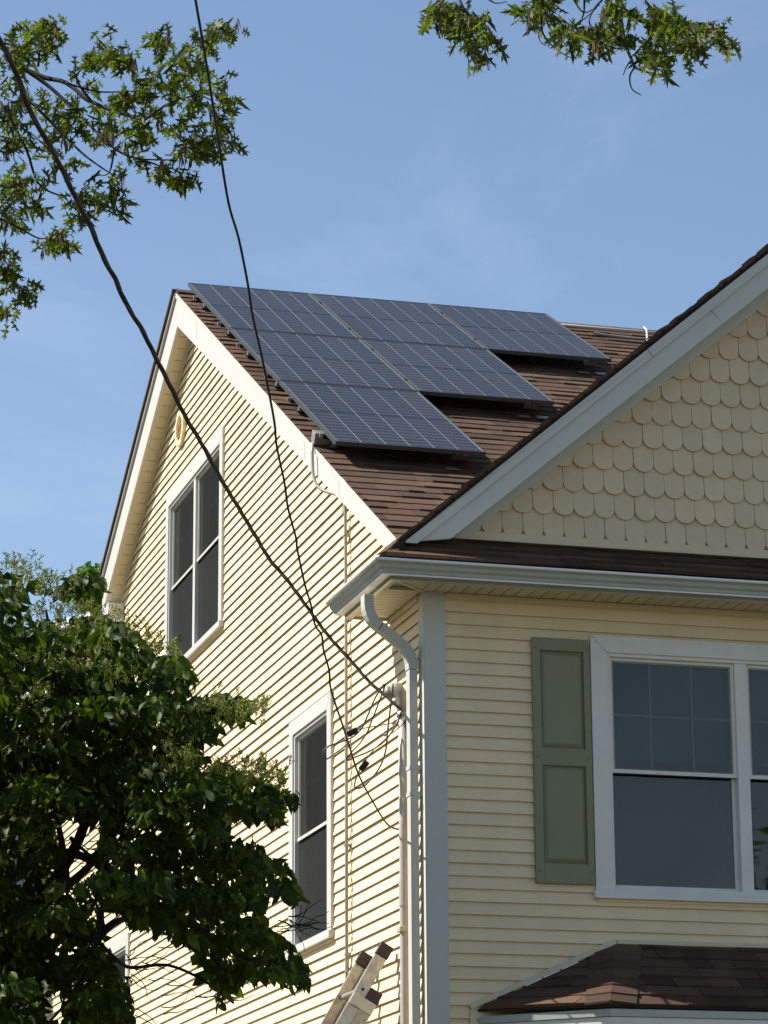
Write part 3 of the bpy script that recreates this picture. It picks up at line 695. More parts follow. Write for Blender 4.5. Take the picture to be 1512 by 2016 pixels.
# gable vent ------------------------------------------------------
vy, vz = 7.16, 9.05
oct_ = [(vy+0.17*math.cos(a), vz+0.165*math.sin(a)) for a in np.arange(8)*math.pi/4+math.pi/8]
inn = [(vy+0.125*math.cos(a), vz+0.12*math.sin(a)) for a in np.arange(8)*math.pi/4+math.pi/8]
mb = MB(); vs = [(-0.002, a, b) for a, b in oct_]+[(-0.032, a, b) for a, b in oct_]+[(-0.032, a, b) for a, b in inn]+[(-0.004, a, b) for a, b in inn]
fs = []
for i in range(8):
    j = (i+1) % 8; fs += [(i, j, 8+j, 8+i), (8+i, 8+j, 16+j, 16+i), (16+i, 16+j, 24+j, 24+i)]
fs.append(tuple(range(24, 32))); mb.add(vs, fs); vent = mb.build('gable_vent', M['siding'], house)
for k in range(7):
    zz = vz-0.10+k*0.031; hw = min(0.12, 0.165-abs(zz-vz)*0.9)
    MB().prism([(-0.028, vy-hw, zz), (-0.006, vy-hw, zz+0.022), (-0.006, vy+hw, zz+0.022), (-0.028, vy+hw, zz)], (0, 0, 0.003)).build('louvre', M['siding'], vent)

# bay window ------------------------------------------------------
bay = bpy.data.objects.new('bay_window', None); COL.objects.link(bay); bay.parent = house
A_ = np.array([0.298, 0.0, 3.441]); B_ = np.array([0.905, -0.62, 3.420]); T_ = np.array([1.179, 0.0, 3.836])
bx = lambda p: np.array([2*2.483-p[0], p[1], p[2]])
A2, B2, T2 = bx(A_), bx(B_), bx(T_)
def facet(o, p1, q, region_pts, ex, nm):
    o = np.array(o); u = p1-o; u = u/np.linalg.norm(u)
    nn = np.cross(u, q-o); nn /= np.linalg.norm(nn)
    if nn[2] < 0: nn = -nn
    v = np.cross(nn, u); 
    if v[2] < 0: v = -v
    rg = [((p-o)@u, (p-o)@v) for p in region_pts]
    s_ = sum(rg[i][0]*rg[(i+1) % len(rg)][1]-rg[(i+1) % len(rg)][0]*rg[i][1] for i in range(len(rg)))
    if s_ < 0: rg = rg[::-1]
    mb = MB(); mb.prism([o+u*a+v*b-nn*0.006 for a, b in rg], -nn*0.012); f = mb.build(nm, M['underlay'], bay)
    shingles(f, o, u, v, nn, rg, ex, 0.010, 0.13, 0.24, wob=0.002, base=0.0)
    return nn
nF = facet(B_, B2, T2, [B_, B2, T2, T_], 0.118, 'bay_roof_slope')
nL = facet(A_, B_, T_, [A_, B_, T_], 0.118, 'bay_roof_slope')
facet(A2, B2, T2, [A2, B2, T2], 0.118, 'bay_roof_slope')
# hip caps
for (Bq, Tq, nS) in ((B_, T_, nL), (B2, T2, np.array([-nL[0], nL[1], nL[2]]))):
    ax = (Tq-Bq); Lh = np.linalg.norm(ax); ax /= Lh; nb = 7; stp = Lh/nb
    eF = np.cross(nF, ax); eF /= np.linalg.norm(eF); 
    if (eF[0] > 0) != (Bq[0] < 2.4): eF = -eF
    eS = np.cross(nS, ax); eS /= np.linalg.norm(eS)
    if (eS[0] > 0) == (Bq[0] < 2.4): eS = -eS
    for k in range(nb):
        p0 = Bq+ax*(k*stp-0.015); p1 = Bq+ax*((k+1)*stp+0.02); upv = np.array([0, 0, 1.0])
        hw = 0.148; m0 = 0.030; m1 = 0.016
        sk = -ax*0.0
        vs = [p0+eS*hw+nS*m0*0.75+ax*0.045, p0+upv*m0, p0+eF*hw+nF*m0*0.75+ax*0.045, p1+eF*hw+nF*m1*0.7+ax*0.045, p1+upv*m1, p1+eS*hw+nS*m1*0.7+ax*0.045]
        vs2 = [a-upv*0.012 for a in vs]
        if k == nb-1: 
            for i_ in (3, 5, 4): vs[i_] = vs[i_]-ax*0.03; vs2[i_] = vs2[i_]-ax*0.03
        mb = MB(); mb.add(vs+vs2, [(0, 1, 4, 5), (1, 2, 3, 4), (6, 11, 10, 7), (7, 10, 9, 8), (0, 6, 7, 1), (1, 7, 8, 2), (2, 8, 9, 3), (3, 9, 10, 4), (4, 10, 11, 5), (5, 11, 6, 0)])
        mb.build('hip_cap_shingle', M['shingle'], bay)
# flashing strip up the wall
def strip(p, q, w0, w1, y0, y1, name, m):
    d = q-p; d /= np.linalg.norm(d); nn = np.array([-d[2], 0, d[0]]); 
    if nn[2] < 0: nn = -nn
    mb = MB(); a, b = p+nn*w0, q+nn*w0; c, e = q+nn*w1, p+nn*w1
    mb.prism([(a[0], y0, a[2]), (b[0], y0, b[2]), (c[0], y0, c[2]), (e[0], y0, e[2])], (0, y1-y0, 0)); return mb.build(name, m, bay, bevel=0.002)
strip(A_+(-0.03, 0, -0.012), T_, 0.010, 0.042, -0.016, 0.0, 'flashing', M['soffit'])
strip(T_, T2, 0.010, 0.036, -0.0165, 0.0, 'flashing', M['soffit'])
strip(T2, A2+(0.03, 0, -0.012), 0.010, 0.042, -0.016, 0.0, 'flashing', M['soffit'])
for k in range(3):
    t0 = 0.60-k*0.13; p = A_+(T_-A_)*t0; q = A_+(T_-A_)*(t0+0.12)
    strip(p, q, 0.002, 0.012, -0.02-0.001*k, -0.012, 'step_flashing', M['rail'])
MB().box((0.255, -0.014, 0.6), (0.290, 0.0, 3.43)).build('corner_trim', M['soffit'], bay)
# bay fascia and body
off = 0.06
bp = [A_+(0.0, 0, 0), B_, B2, A2]
def band(z0, z1, ins, th, name, m):
    P = [np.array([A_[0]+ins, -0.001, 0]), np.array([B_[0]+ins*0.42, B_[1]+ins, 0]), np.array([B2[0]-ins*0.42, B2[1]+ins, 0]), np.array([A2[0]-ins, -0.001, 0])]
    Q = [np.array([A_[0]+ins+th*1.4, -0.001, 0]), np.array([B_[0]+(ins+th)*0.42, B_[1]+ins+th, 0]), np.array([B2[0]-(ins+th)*0.42, B2[1]+ins+th, 0]), np.array([A2[0]-ins-th*1.4, -0.001, 0])]
    for i in range(3):
        a, b, c, d = P[i], P[i+1], Q[i+1], Q[i]
        mb = MB(); mb.prism([(a[0], a[1], z0), (b[0], b[1], z0), (c[0], c[1], z0), (d[0], d[1], z0)], (0, 0, z1-z0)); mb.build(name, m, bay, bevel=0.002)
band(3.355, 3.398, 0.012, 0.03, 'fascia', M['gutter'])
band(3.29, 3.353, 0.022, 0.03, 'fascia', M['trim'])
band(3.20, 3.288, 0.034, 0.03, 'frieze', M['gutter'])
band(0.6, 3.198, 0.07, 0.05, 'bay_wall', M['siding'])

# ------------------------------------------------------------------ solar panels
HP = 0.135; PWd = 1.044; PH = 1.832; PU = 1.052; PV = 1.6075*L1
org = np.array([-0.128, 0.0, Z0-0.128*0])+NV*0
def rp_(x, s, h=0.0): return np.array([x, 0, Z0])+UV*s+NV*h
S_top = 6.455*L1+0.0
panel_proto = None
def make_panel():
    t = bpy.data.objects.new('photovoltaic_module', None); COL.objects.link(t)
    mb = MB(); fw = 0.012
    for a, b in (((0, 0), (fw, PH)), ((PWd-fw, 0), (PWd, PH)), ((fw, 0), (PWd-fw, fw)), ((fw, PH-fw), (PWd-fw, PH))):
        mb.box((a[0], a[1], -0.030), (b[0], b[1], 0.0))
    mb.build('panel_frame', M['frame'], t, bevel=0.001)
    MB().box((fw, fw, -0.008), (PWd-fw, PH-fw, -0.0045)).build('backsheet', M['line'], t)
    gx = 0.0075; gy = 0.012; cw = (PWd-2*fw-0.016-5*gx)/6; ch = (PH-2*fw-0.016-gy)/2
    me = MB().box((0, 0, -0.004), (cw, ch, -0.002)).mesh('solar_cell', M['cell'])
    for i in range(6):
        for j in range(2):
            o = link('solar_cell', me, t); o.location = (fw+0.008+i*(cw+gx), fw+0.008+j*(ch+gy), 0)
    return t
lab = {(0, 0): 'top left solar panel nearest the roof peak', (0, 1): 'middle solar panel of the left column, beside the rake', (0, 2): 'lowest solar panel, left column, above the small grey roof box',
       (1, 0): 'top solar panel of the middle column on the ridge', (1, 1): 'lower solar panel of the middle column', (2, 0): 'single solar panel at the right end of the array'}
col_n = (3, 2, 1)
def copy_tree(o, parent=None):
    c = o.copy(); COL.objects.link(c)
    if parent: c.parent = parent
    for ch in [k for k in o.children]: copy_tree(ch, c)
    return c
first = True; proto = make_panel(); bpy.context.view_layer.update()
RotP = Matrix(((1, UV[0], NV[0]), (0, UV[1], NV[1]), (0, UV[2], NV[2]))).to_4x4()
for cI in range(3):
    for rI in range(col_n[cI]):
        o = proto if first else copy_tree(proto); first = False
        p = rp_(-0.128+PU*cI, S_top-PV*(rI+1)+(PV-PH), HP)
        o.matrix_world = Matrix.Translation(Vector(p)) @ RotP
        o['label'] = lab[(cI, rI)]; o['category'] = 'solar panel'; o['group'] = 'solar panels on the main roof'
# racking under the array
rk = thing('panel_racking', 'dark metal rails and feet holding the solar panels off the shingles', 'racking')
rail_y = []
for cI in range(3):
    for rI in range(col_n[cI]):
        s0 = S_top-PV*(rI+1)+(PV-PH)
        for fr_ in (0.2, 0.78):
            x0 = -0.128+PU*cI; s_ = s0+PH*fr_
            mb = MB(); mb.obox(rp_(x0+PWd/2, s_, HP-0.058), np.array([PWd/2-0.004, 0, 0]), UV*0.013, NV*0.015); mb.build('mount_rail', M['black'], rk)
            for q in (0.08, 0.95):
                MB().obox(rp_(x0+PWd*q, s_, (HP-0.08)/2+0.01), np.array([0.012, 0, 0]), UV*0.015, NV*(HP-0.08)/2).build('foot', M['metal_and_shade'], rk)
                MB().obox(rp_(x0+PWd*q, s_+0.03, 0.016), np.array([0.035, 0, 0]), UV*0.07, NV*0.0015).build('flashing_plate', M['frame'], rk)
            if cI == 0: MB().obox(rp_(x0-0.012, s_, HP-0.05), np.array([0.010, 0, 0]), UV*0.014, NV*0.014).build('end_clamp', M['rail'], rk)
            else: MB().obox(rp_(x0-0.0095, s_, HP+0.003), np.array([0.0085, 0, 0]), UV*0.02, NV*0.004).build('mid_clamp', M['black'], rk)
    # front edge details: brown clip and two bright flashing plates below the last panel
    s0 = S_top-PV*col_n[cI]+(PV-PH); xq = -0.128+PU*cI+PWd*0.83
    MB().obox(rp_(xq, s0-0.012, HP-0.05), np.array([0.055, 0, 0]), UV*0.012, NV*0.013).build('skirt_clip', M['shingle'], rk)
    MB().obox(rp_(xq-0.06, s0-0.06, 0.020), np.array([0.045, 0, 0]), UV*0.03, NV*0.0015).build('flashing_plate', M['rail'], rk)
    if cI: MB().obox(rp_(xq+0.09, s0-0.055, 0.020), np.array([0.05, 0, 0]), UV*0.035, NV*0.0015).build('flashing_plate', M['rail'], rk)

# ridge conduit on the right
rc = thing('ridge_conduit', 'grey conduit lying along the ridge at the right of the solar array', 'pipe')
MB().tube([rp_(2.9, 6.40*L1, 0.055), rp_(4.9, 6.40*L1, 0.055)], 0.017, 10).build('conduit', M['greypipe'], rc, smooth=True)
MB().tube([rp_(3.90, 6.40*L1, 0.10), rp_(3.90, 6.33*L1, 0.09), rp_(3.89, 6.26*L1, 0.0)], 0.010, 6).build('strap', M['rail'], rc)
MB().tube([rp_(3.88, 6.26*L1, 0.03), rp_(3.7, 6.24*L1, 0.03), rp_(3.5, 6.28*L1, 0.03), rp_(3.42, 6.32*L1, 0.03)], 0.010, 6).build('flexible_pipe', M['metal_and_shade'], rc)

# ------------------------------------------------------------------ roof conduit and junction box
jc = thing('solar_conduit', 'thin grey conduit from a roof junction box down the sunlit side wall', 'pipe')
bxp = rp_(-0.085, 2.05*L1, 0.045)
MB().obox(bxp, np.array([0.085, 0, 0]), UV*0.05, NV*0.040).build('junction_box', M['metal_and_shade'], jc, bevel=0.004)
pts = [(-0.175, 2.02, 7.44), (-0.182, 2.005, 7.36), (-0.182, 1.985, 7.22)]
pts += [tuple(q) for q in bez((-0.182, 1.985, 7.22), (-0.18, 1.95, 7.10), (-0.12, 1.87, 7.06), 6)][1:]
pts += [(-0.06, 1.79, 7.02), (-0.035, 1.73, 6.97), (-0.03, 1.712, 6.90)]
pts += [(-0.028, 1.709, 6.5), (-0.028, 1.709, 5.0), (-0.028, 1.709, 2.4)]
MB().tube(pts, 0.0115, 10).build('conduit', M['greypipe'], jc, smooth=True)
for zz in (6.72, 5.42, 4.65, 3.95): MB().box((-0.042, 1.709-0.016, zz), (0.0, 1.709+0.03, zz+0.014)).build('pipe_strap', M['greypipe'], jc)
MB().tube([(-0.028, 1.709, 3.92), (-0.028, 1.709, 3.84)], 0.0145, 10).build('coupling', M['greypipe'], jc)
# the second thin cable beside it
MB().tube([(-0.008-0.004*math.sin(k*1.7), 1.655+0.008*math.sin(k*0.9), 6.85-k*0.1) for k in range(44)], 0.0028, 5).build('loose_cable', M['greypipe'], jc)

# ------------------------------------------------------------------ service mast
MX, MY = -0.036, 0.345
ms = thing('service_mast', 'pale electric service mast with curved weatherhead beside the corner downspout', 'mast')
MB().tube([(MX, MY, 5.33), (MX, MY, 4.5), (MX, MY, 3.2), (MX, MY, 1.5)], 0.0295, 16).build('mast_pipe', M['mast'], ms, smooth=True)
MB().tube([(MX, MY, 4.24), (MX, MY, 4.08)], 0.0335, 16).build('coupling', M['mast'], ms)
# weatherhead
MB().tube([(MX, MY, 5.24), (MX-0.002, MY, 5.31), (MX-0.01, MY+0.002, 5.37), (MX-0.03, MY+0.02, 5.405), (MX-0.055, MY+0.04, 5.408)], [0.033, 0.036, 0.042, 0.046, 0.040], 16).build('weatherhead', M['head'], ms, smooth=True)
MB().tube([(MX-0.052, MY+0.042, 5.40), (MX-0.066, MY+0.055, 5.388), (MX-0.074, MY+0.06, 5.372)], [0.040, 0.041, 0.036], 16).build('hood_rim', M['head'], ms, smooth=True)
MB().tube([(MX-0.074, MY+0.061, 5.372), (MX-0.078, MY+0.064, 5.366)], [0.031, 0.029], 14).build('wire_plug', M['black'], ms)
MB().tube([(MX, MY, 5.262), (MX, MY, 5.228)], 0.038, 16).build('clamp_ring', M['rail'], ms, smooth=True)
MB().box((MX-0.012, MY-0.075, 5.20), (0.0, MY-0.035, 5.245)).build('wall_bracket', M['metal_and_shade'], ms)
MB().box((MX-0.04, MY-0.04, 3.925), (0.0, MY+0.04, 3.955)).build('pipe_strap', M['mast'], ms, bevel=0.003)
MB().tube([(MX-0.045, MY+0.01, 5.21), (MX-0.055, MY+0.03, 5.19)], 0.014, 10).build('insulator', M['ins'], ms)
MB().tube([(MX+0.02, MY-0.04, 5.22), (MX+0.03, MY-0.06, 5.14), (MX+0.02, MY-0.09, 5.10)], 0.003, 5).build('tie_wire', M['rail'], ms)

# drop cables -----------------------------------------------------
def smooth_path(P, k=4):
    P = [np.array(p, float) for p in P]; o = []
    for i in range(len(P)-1):
        a, b, c, d = P[max(i-1, 0)], P[i], P[i+1], P[min(i+2, len(P)-1)]
        for t in np.arange(k)/k: o.append(0.5*((2*b)+(-a+c)*t+(2*a-5*b+4*c-d)*t*t+(-a+3*b-3*c+d)*t**3))
    return o+[P[-1]]
w1 = [(-140, -190), (-90, -90), (0, 80), (30, 140), (60, 220), (100, 290), (140, 370), (165, 420), (180, 450), (205, 510), (225, 545), (240, 580), (255, 610), (280, 650), (305, 700), (340, 770), (365, 820), (395, 870), (420, 915), (445, 960), (470, 1000), (500, 1050), (530, 1100), (560, 1135), (590, 1175), (612, 1205), (645, 1250), (690, 1300), (730, 1345), (765, 1375), (787, 1396)]
w2 = [(350, -220), (370, -100), (385, 0), (397, 70), (415, 180), (432, 290), (450, 400), (470, 470), (488, 560), (497, 620), (515, 700), (527, 760), (540, 830), (545, 880), (560, 950), (567, 1000), (583, 1060), (585, 1080), (600, 1150), (612, 1190), (620, 1230), (633, 1250), (637, 1280), (648, 1320), (650, 1350), (660, 1385), (672, 1420), (688, 1470), (706, 1525), (735, 1580), (765, 1625), (795, 1634)]
def wire_pts(w, d_end, d_start):
    L_ = [0.0]
    for a, b in zip(w[:-1], w[1:]): L_.append(L_[-1]+math.hypot(b[0]-a[0], b[1]-a[1]))
    o = []
    for (px, py), l in zip(w, L_):
        t = l/L_[-1]; inv = (1-t)/d_start+t/d_end; o.append(at(px, py, 1/inv))
    return o
dmast = float(AX[2] @ (np.array([MX-0.05, MY, 5.2])-CAM))
p1 = smooth_path(wire_pts(w1, dmast, 10.0), 6)
c1 = thing('service_drop_cable', 'thick twisted black service cable running down from the top left to the mast', 'cable')
for ph in range(3):
    pts = []; acc = 0
    for i, p in enumerate(p1):
        if i: acc += np.linalg.norm(p-p1[i-1])
        a = acc*9.0+ph*2*math.pi/3; pts.append(p+0.0062*(math.cos(a)*np.array([1, 0, 0])+math.sin(a)*np.array([0, 0.5, 0.85])))
    MB().tube(pts, 0.0068 if ph else 0.006, 6).build('cable_strand', M['cable'], c1, smooth=True)
p2 = smooth_path(wire_pts(w2, dmast+0.02, 12.5), 5)
c2 = thing('phone_cable', 'thin black cable hanging down across the solar panels to the lower mast', 'cable')
MB().tube(p2, 0.0062, 6).build('cable_line', M['cable'], c2, smooth=True)
MB().tube(smooth_path([p2[-1], at(790, 1642, dmast-0.02), at(797, 1700, dmast), at(803, 1745, dmast+0.03), at(806, 1850, dmast+0.03), at(808, 2000, dmast+0.03), at(808, 2300, dmast+0.03)], 4), 0.0042, 6).build('cable_tail', M['cable'], c2, smooth=True)

# utility pole where both cables start, outside the picture
_d = np.array(p1[0])-np.array(p1[12]); _t = (float(AX[2] @ (np.array(p1[0])-CAM))-4.5)/max(1e-3, -float(AX[2] @ _d)); pole_top = np.array(p1[0])+_d*_t
pole = thing('utility_pole', 'wooden utility pole the two black cables hang from', 'pole')
MB().tube([(pole_top[0]-0.15, pole_top[1], 0), (pole_top[0]-0.15, pole_top[1], pole_top[2]+1.6)], [0.16, 0.12], 14).build('post', M['bark'], pole, smooth=True)
MB().box((pole_top[0]-1.2, pole_top[1]-0.06, pole_top[2]+1.0), (pole_top[0]+0.9, pole_top[1]+0.06, pole_top[2]+1.12)).build('crossarm', M['bark'], pole)
MB().tube([p1[0], (np.array(p1[0])+pole_top)/2+(0, 0, -0.03), pole_top], 0.012, 6).build('cable_strand', M['cable'], c1, smooth=True)
MB().tube([p2[0], (np.array(p2[0])+pole_top)/2+(0, 0, 0.35), pole_top+(0, 0, 0.5)], 0.0062, 6).build('cable_line', M['cable'], c2, smooth=True)

def wp(pts, d0, d1):      # 6.3x crop coordinates to points in front of the wall
    n_ = len(pts); return [at(620+a/6.3, 1300+b/6.3, dmast+d0+(d1-d0)*i/(n_-1)) for i, (a, b) in enumerate(pts)]
wl = thing('service_wire_loops', 'grey service wires looping from the weatherhead to black splices', 'wires')
loops = [[(860, 290), (800, 380), (740, 480), (690, 600), (640, 720), (590, 830), (540, 890), (470, 950), (330, 1010), (180, 1060), (110, 1120), (100, 1185), (150, 1222), (240, 1160), (350, 1080), (450, 990)],
         [(880, 280), (840, 400), (790, 530), (740, 660), (700, 760), (660, 870), (600, 970), (540, 1050), (470, 1120), (430, 1170), (395, 1215), (420, 1240), (500, 1200), (650, 1140), (790, 1060), (880, 985), (960, 880), (1030, 770), (1062, 640)],
         [(972, 290), (958, 420), (940, 560), (915, 760), (900, 900), (892, 1010), (875, 1130), (830, 1270), (770, 1380), (690, 1480), (610, 1560), (540, 1588), (495, 1570), (500, 1500), (545, 1380), (600, 1310)],
         [(520, 865), (600, 845), (700, 825), (800, 808), (900, 790), (980, 765), (1030, 730)],
         [(620, 1270), (650, 1205), (720, 1120), (800, 1040), (900, 950), (1000, 870), (1075, 805), (1100, 770)]]
for i, lp in enumerate(loops):
    MB().tube(smooth_path(wp(lp, -0.06, -0.02), 4), 0.0052 if i < 3 else 0.0032, 6).build('wire_loop', M['wire'], wl, smooth=True)
for (a, b, ang) in ((465, 890, 25), (608, 1308, 52)):
    c = at(620+a/6.3, 1300+b/6.3, dmast-0.06); d = AX[0]*math.cos(math.radians(ang))+AX[1]*math.sin(math.radians(ang)); e = np.cross(d, AX[2])
    MB().obox(c, d*0.034, e*0.019, AX[2]*0.017).build('splice_connector', M['black'], wl, bevel=0.006)
c = at(620+872/6.3, 1300+925/6.3, dmast-0.05); MB().obox(c, AX[0]*0.012, AX[1]*0.010, AX[2]*0.006).build('tape_wrap', M['ins'], wl)

# ------------------------------------------------------------------ ladder
ld = thing('extension_ladder', 'worn aluminium extension ladder leaning on the side wall near the corner', 'ladder')
kx, ky = 0.58, 0.0
D = np.array([-kx, ky, -1.0]); D /= np.linalg.norm(D)          # down the ladder
Yv = np.array([0, 1.0, 0]); Yv = Yv-D*(Yv@D); Yv /= np.linalg.norm(Yv)
Nn = np.cross(Yv, D); Nn /= np.linalg.norm(Nn)
if Nn[0] > 0: Nn = -Nn                                          # away from the wall
tipR = on(761, 1864, (1, 0, 0), -0.065)
rails = {}
def rail_obj(top, length, side, nm):
    h = 0.036; t = 0.013; mb = MB(); c = top+D*length/2
    mb.obox(c, D*length/2, Nn*h, Yv*0.0016)                    # web
    for q in (-1, 1): mb.obox(c+Nn*q*h+Yv*side*t*0.9, D*length/2, Nn*0.002, Yv*t)
    r = mb.build('side_rail', M['alu'], ld)
    MB().obox(top+D*0.028+Yv*side*0.010, D*0.042, Nn*(h+0.006), Yv*0.020).build('end_cap', M['rubber'], ld, bevel=0.004)
    return r
sep = 0.48
LEN = 4.6
fr_top = tipR+Nn*0.0; fl_top = fr_top+Yv*sep
rail_obj(fr_top, 3.0, 1, 'r'); rail_obj(fl_top, 3.0, -1, 'l')
b_top = on(746, 1961, (1, 0, 0), -0.11); 
b_off = (b_top-fr_top); along = b_off@D
br_top = fr_top+D*along-Nn*0.080-Yv*0.004; bl_top = br_top+Yv*(sep+0.008)
rail_obj(br_top, LEN-along, 1, 'br'); rail_obj(bl_top, LEN-along, -1, 'bl')
s_ = 0.30
while s_ < 3.0:
    MB().tube([fr_top+D*s_+Yv*0.0, fl_top+D*s_], 0.017, 10).build('rung', M['alu'], ld)
    MB().tube([fr_top+D*s_-Yv*0.0025, fr_top+D*s_-Yv*0.005], 0.019, 12).build('rung_collar', M['alu'], ld)
    MB().tube([fr_top+D*s_-Yv*0.005, fr_top+D*s_-Yv*0.007], 0.010, 10).build('rung_hole', M['black'], ld)
    s_ += 0.305
s_ = 0.24
while s_ < LEN-along-0.1:
    MB().tube([br_top+D*s_, bl_top+D*s_], 0.017, 10).build('rung', M['alu'], ld)
    MB().tube([br_top+D*s_-Yv*0.0025, br_top+D*s_-Yv*0.006], 0.011, 10).build('rung_hole', M['black'], ld)
    s_ += 0.305
MB().obox(fr_top+D*(along+0.10)-Nn*0.040-Yv*0.012, D*0.036, Nn*0.078, Yv*0.004).build('guide_bracket', M['bracket'], ld, bevel=0.002)
MB().obox(br_top+D*0.185-Yv*0.0035, D*0.038, Nn*0.028, Yv*0.0015).build('sticker', M['sticker'], ld)

# ------------------------------------------------------------------ vegetation
def leaf_joined(name, T, quads, matl, parent, chunk=None, kind='stuff'):
    """T: (n,3,3) frames rows = right, along, normal (scaled), plus positions; quads: template verts (m,3), faces"""
    (R_, pos) = T; tv, tf = quads
    n = len(pos); m = len(tv)
    V = np.einsum('mk,nkj->nmj', tv, R_)+pos[:, None, :]
    V = V.reshape(-1, 3)
    nf = len(tf); loops_t = np.concatenate([np.array(f) for f in tf]); cnt = np.array([len(f) for f in tf])
    LL = (loops_t[None, :]+(np.arange(n)*m)[:, None]).reshape(-1)
    tot = np.tile(cnt, n); st_ = np.concatenate([[0], np.cumsum(tot)[:-1]])
    me = bpy.data.meshes.new(name); me.vertices.add(len(V)); me.vertices.foreach_set('co', V.reshape(-1))
    me.loops.add(len(LL)); me.loops.foreach_set('vertex_index', LL.astype(np.int32))
    me.polygons.add(len(tot)); me.polygons.foreach_set('loop_start', st_.astype(np.int32)); me.polygons.foreach_set('loop_total', tot.astype(np.int32))
    me.update(calc_edges=True); me.materials.append(matl)
    return link(name, me, parent, kind=kind)
def frames(n, along_mean, along_spread, size, roll=1.0):
    a = np.array(along_mean)[None, :] if np.ndim(along_mean) == 1 else along_mean
    A = a+RNG.normal(0, along_spread, (n, 3)); A /= np.linalg.norm(A, axis=1)[:, None]
    r = RNG.normal(0, 1, (n, 3)); r[:, 2] *= roll
    X = np.cross(A, r); X /= np.linalg.norm(X, axis=1)[:, None]; Nn_ = np.cross(X, A)
    return np.stack([X*size[:, None], A*size[:, None], Nn_*size[:, None]], axis=1)
# simple pointed leaf, folded on the midrib and drooping at the tip
def simple_leaf(w=0.30, dr=0.22, curl=0.35):
    ys = [0.0, 0.12, 0.38, 0.68, 0.88, 1.0]; ws = [0.0, 0.19, 0.31, 0.24, 0.09, 0.0]; ws = [q*w/0.30 for q in ws]
    v = []; 
    for y_, w_ in zip(ys, ws):
        zc = -dr*y_*y_; v += [(-w_, y_, zc+w_*curl), (0, y_, zc), (w_, y_, zc+w_*curl)]
    f = []
    for i in range(5): f += [(3*i, 3*i+1, 3*i+4, 3*i+3), (3*i+1, 3*i+2, 3*i+5, 3*i+4)]
    return np.array(v), f
def oak_leaf(sx=0.86, dr=0.18, cu=0.18, sk=0.0):
    pts = [(0.0, 0.0), (0.03, 0.22), (0.16, 0.20), (0.30, 0.17), (0.20, 0.30), (0.07, 0.36), (0.09, 0.46), (0.26, 0.50), (0.44, 0.56), (0.30, 0.62), (0.10, 0.63), (0.10, 0.72), (0.22, 0.80), (0.27, 0.92), (0.12, 0.85), (0.0, 1.05)]
    right = pts[1:-1]; v = []; f = []
    spine = [0.0, 0.22, 0.36, 0.46, 0.63, 0.72, 0.85, 1.05]
    # triangulated lobes
    V_ = []
    def addv(p): V_.append((p[0]*sx+sk*p[1]*p[1], p[1], -dr*p[1]*p[1]+abs(p[0])*cu)); return len(V_)-1
    for sg in (1, -1):
        core = [addv((0, 0.0)), addv((sg*0.03, 0.22)), addv((sg*0.07, 0.36)), addv((sg*0.09, 0.46)), addv((sg*0.10, 0.63)), addv((sg*0.10, 0.72)), addv((sg*0.10, 0.85)), addv((0, 1.05))]
        q = tuple(core) if sg == 1 else tuple(core[::-1]); f.append(q)
        for L_ in ([(0.03, 0.22), (0.16, 0.19), (0.31, 0.15), (0.20, 0.28), (0.07, 0.36)], [(0.09, 0.46), (0.24, 0.47), (0.46, 0.58), (0.40, 0.52), (0.28, 0.60), (0.10, 0.63)], [(0.10, 0.72), (0.17, 0.76), (0.28, 0.93), (0.12, 0.86)]):
            ids = [addv((sg*a, b)) for a, b in L_]; f.append(tuple(ids) if sg == 1 else tuple(ids[::-1]))
    return np.array(V_), f
def leaves_as_parts(n, Rf, pos, tmpl, matl, parent, name='leaf'):
    V, F_ = tmpl; me = bpy.data.meshes.new(name); me.from_pydata([tuple(v) for v in V], [], F_); me.materials.append(matl)
    for i in range(n):
        o = bpy.data.objects.new(name, me); COL.objects.link(o); o.parent = parent
        m = Matrix.Identity(4)
        for r_ in range(3):
            for c_ in range(3): m[r_][c_] = Rf[i][c_][r_]
            m[r_][3] = pos[i][r_]
        o.matrix_world = m

def inpoly(px, py, poly):
    c = np.zeros(len(px), bool); j = len(poly)-1
    for i in range(len(poly)):
        xi, yi = poly[i]; xj, yj = poly[j]
        with np.errstate(divide='ignore', invalid='ignore'):
            c ^= ((yi > py) != (yj > py)) & (px < (xj-xi)*(py-yi)/(yj-yi+1e-12)+xi)
        j = i
    return c
def atv(px, py, d):
    r = np.stack([(px-756)/FPX, -(py-1008)/FPX, np.ones_like(px)], 1) @ AX
    return CAM+r*d[:, None]

# ---- foreground lilac tree: crown shape sampled clump by clump
lil = thing('lilac_tree', 'large dark green flowering tree in front of the sunlit side wall', 'tree')
sol = [(-420, 1140), (-300, 1080), (-100, 1120), (0, 1130), (60, 1140), (110, 1165), (150, 1135), (195, 1125), (205, 1160), (195, 1185), (150, 1190), (60, 1185), (20, 1210), (90, 1225), (200, 1215), (245, 1235),
       (300, 1290), (350, 1300), (378, 1330), (372, 1380), (400, 1375), (440, 1370), (490, 1385), (505, 1400), (490, 1440), (440, 1455), (400, 1475), (380, 1480), (420, 1500), (480, 1525), (550, 1550), (600, 1570), (603, 1590), (575, 1600), (545, 1640), (520, 1625), (480, 1622),
       (440, 1640), (460, 1655), (500, 1655), (520, 1690), (560, 1700), (580, 1730), (600, 1765), (590, 1790), (560, 1780), (520, 1775), (525, 1830), (560, 1855), (600, 1890), (590, 1880), (605, 1930), (614, 1950), (590, 1960), (540, 1945), (490, 1930), (470, 1945), (470, 1960), (430, 1990), (400, 1930), (370, 1870), (330, 1855), (280, 1830), (245, 1820),
       (262, 1905), (255, 2016), (260, 2300), (-420, 2300)]
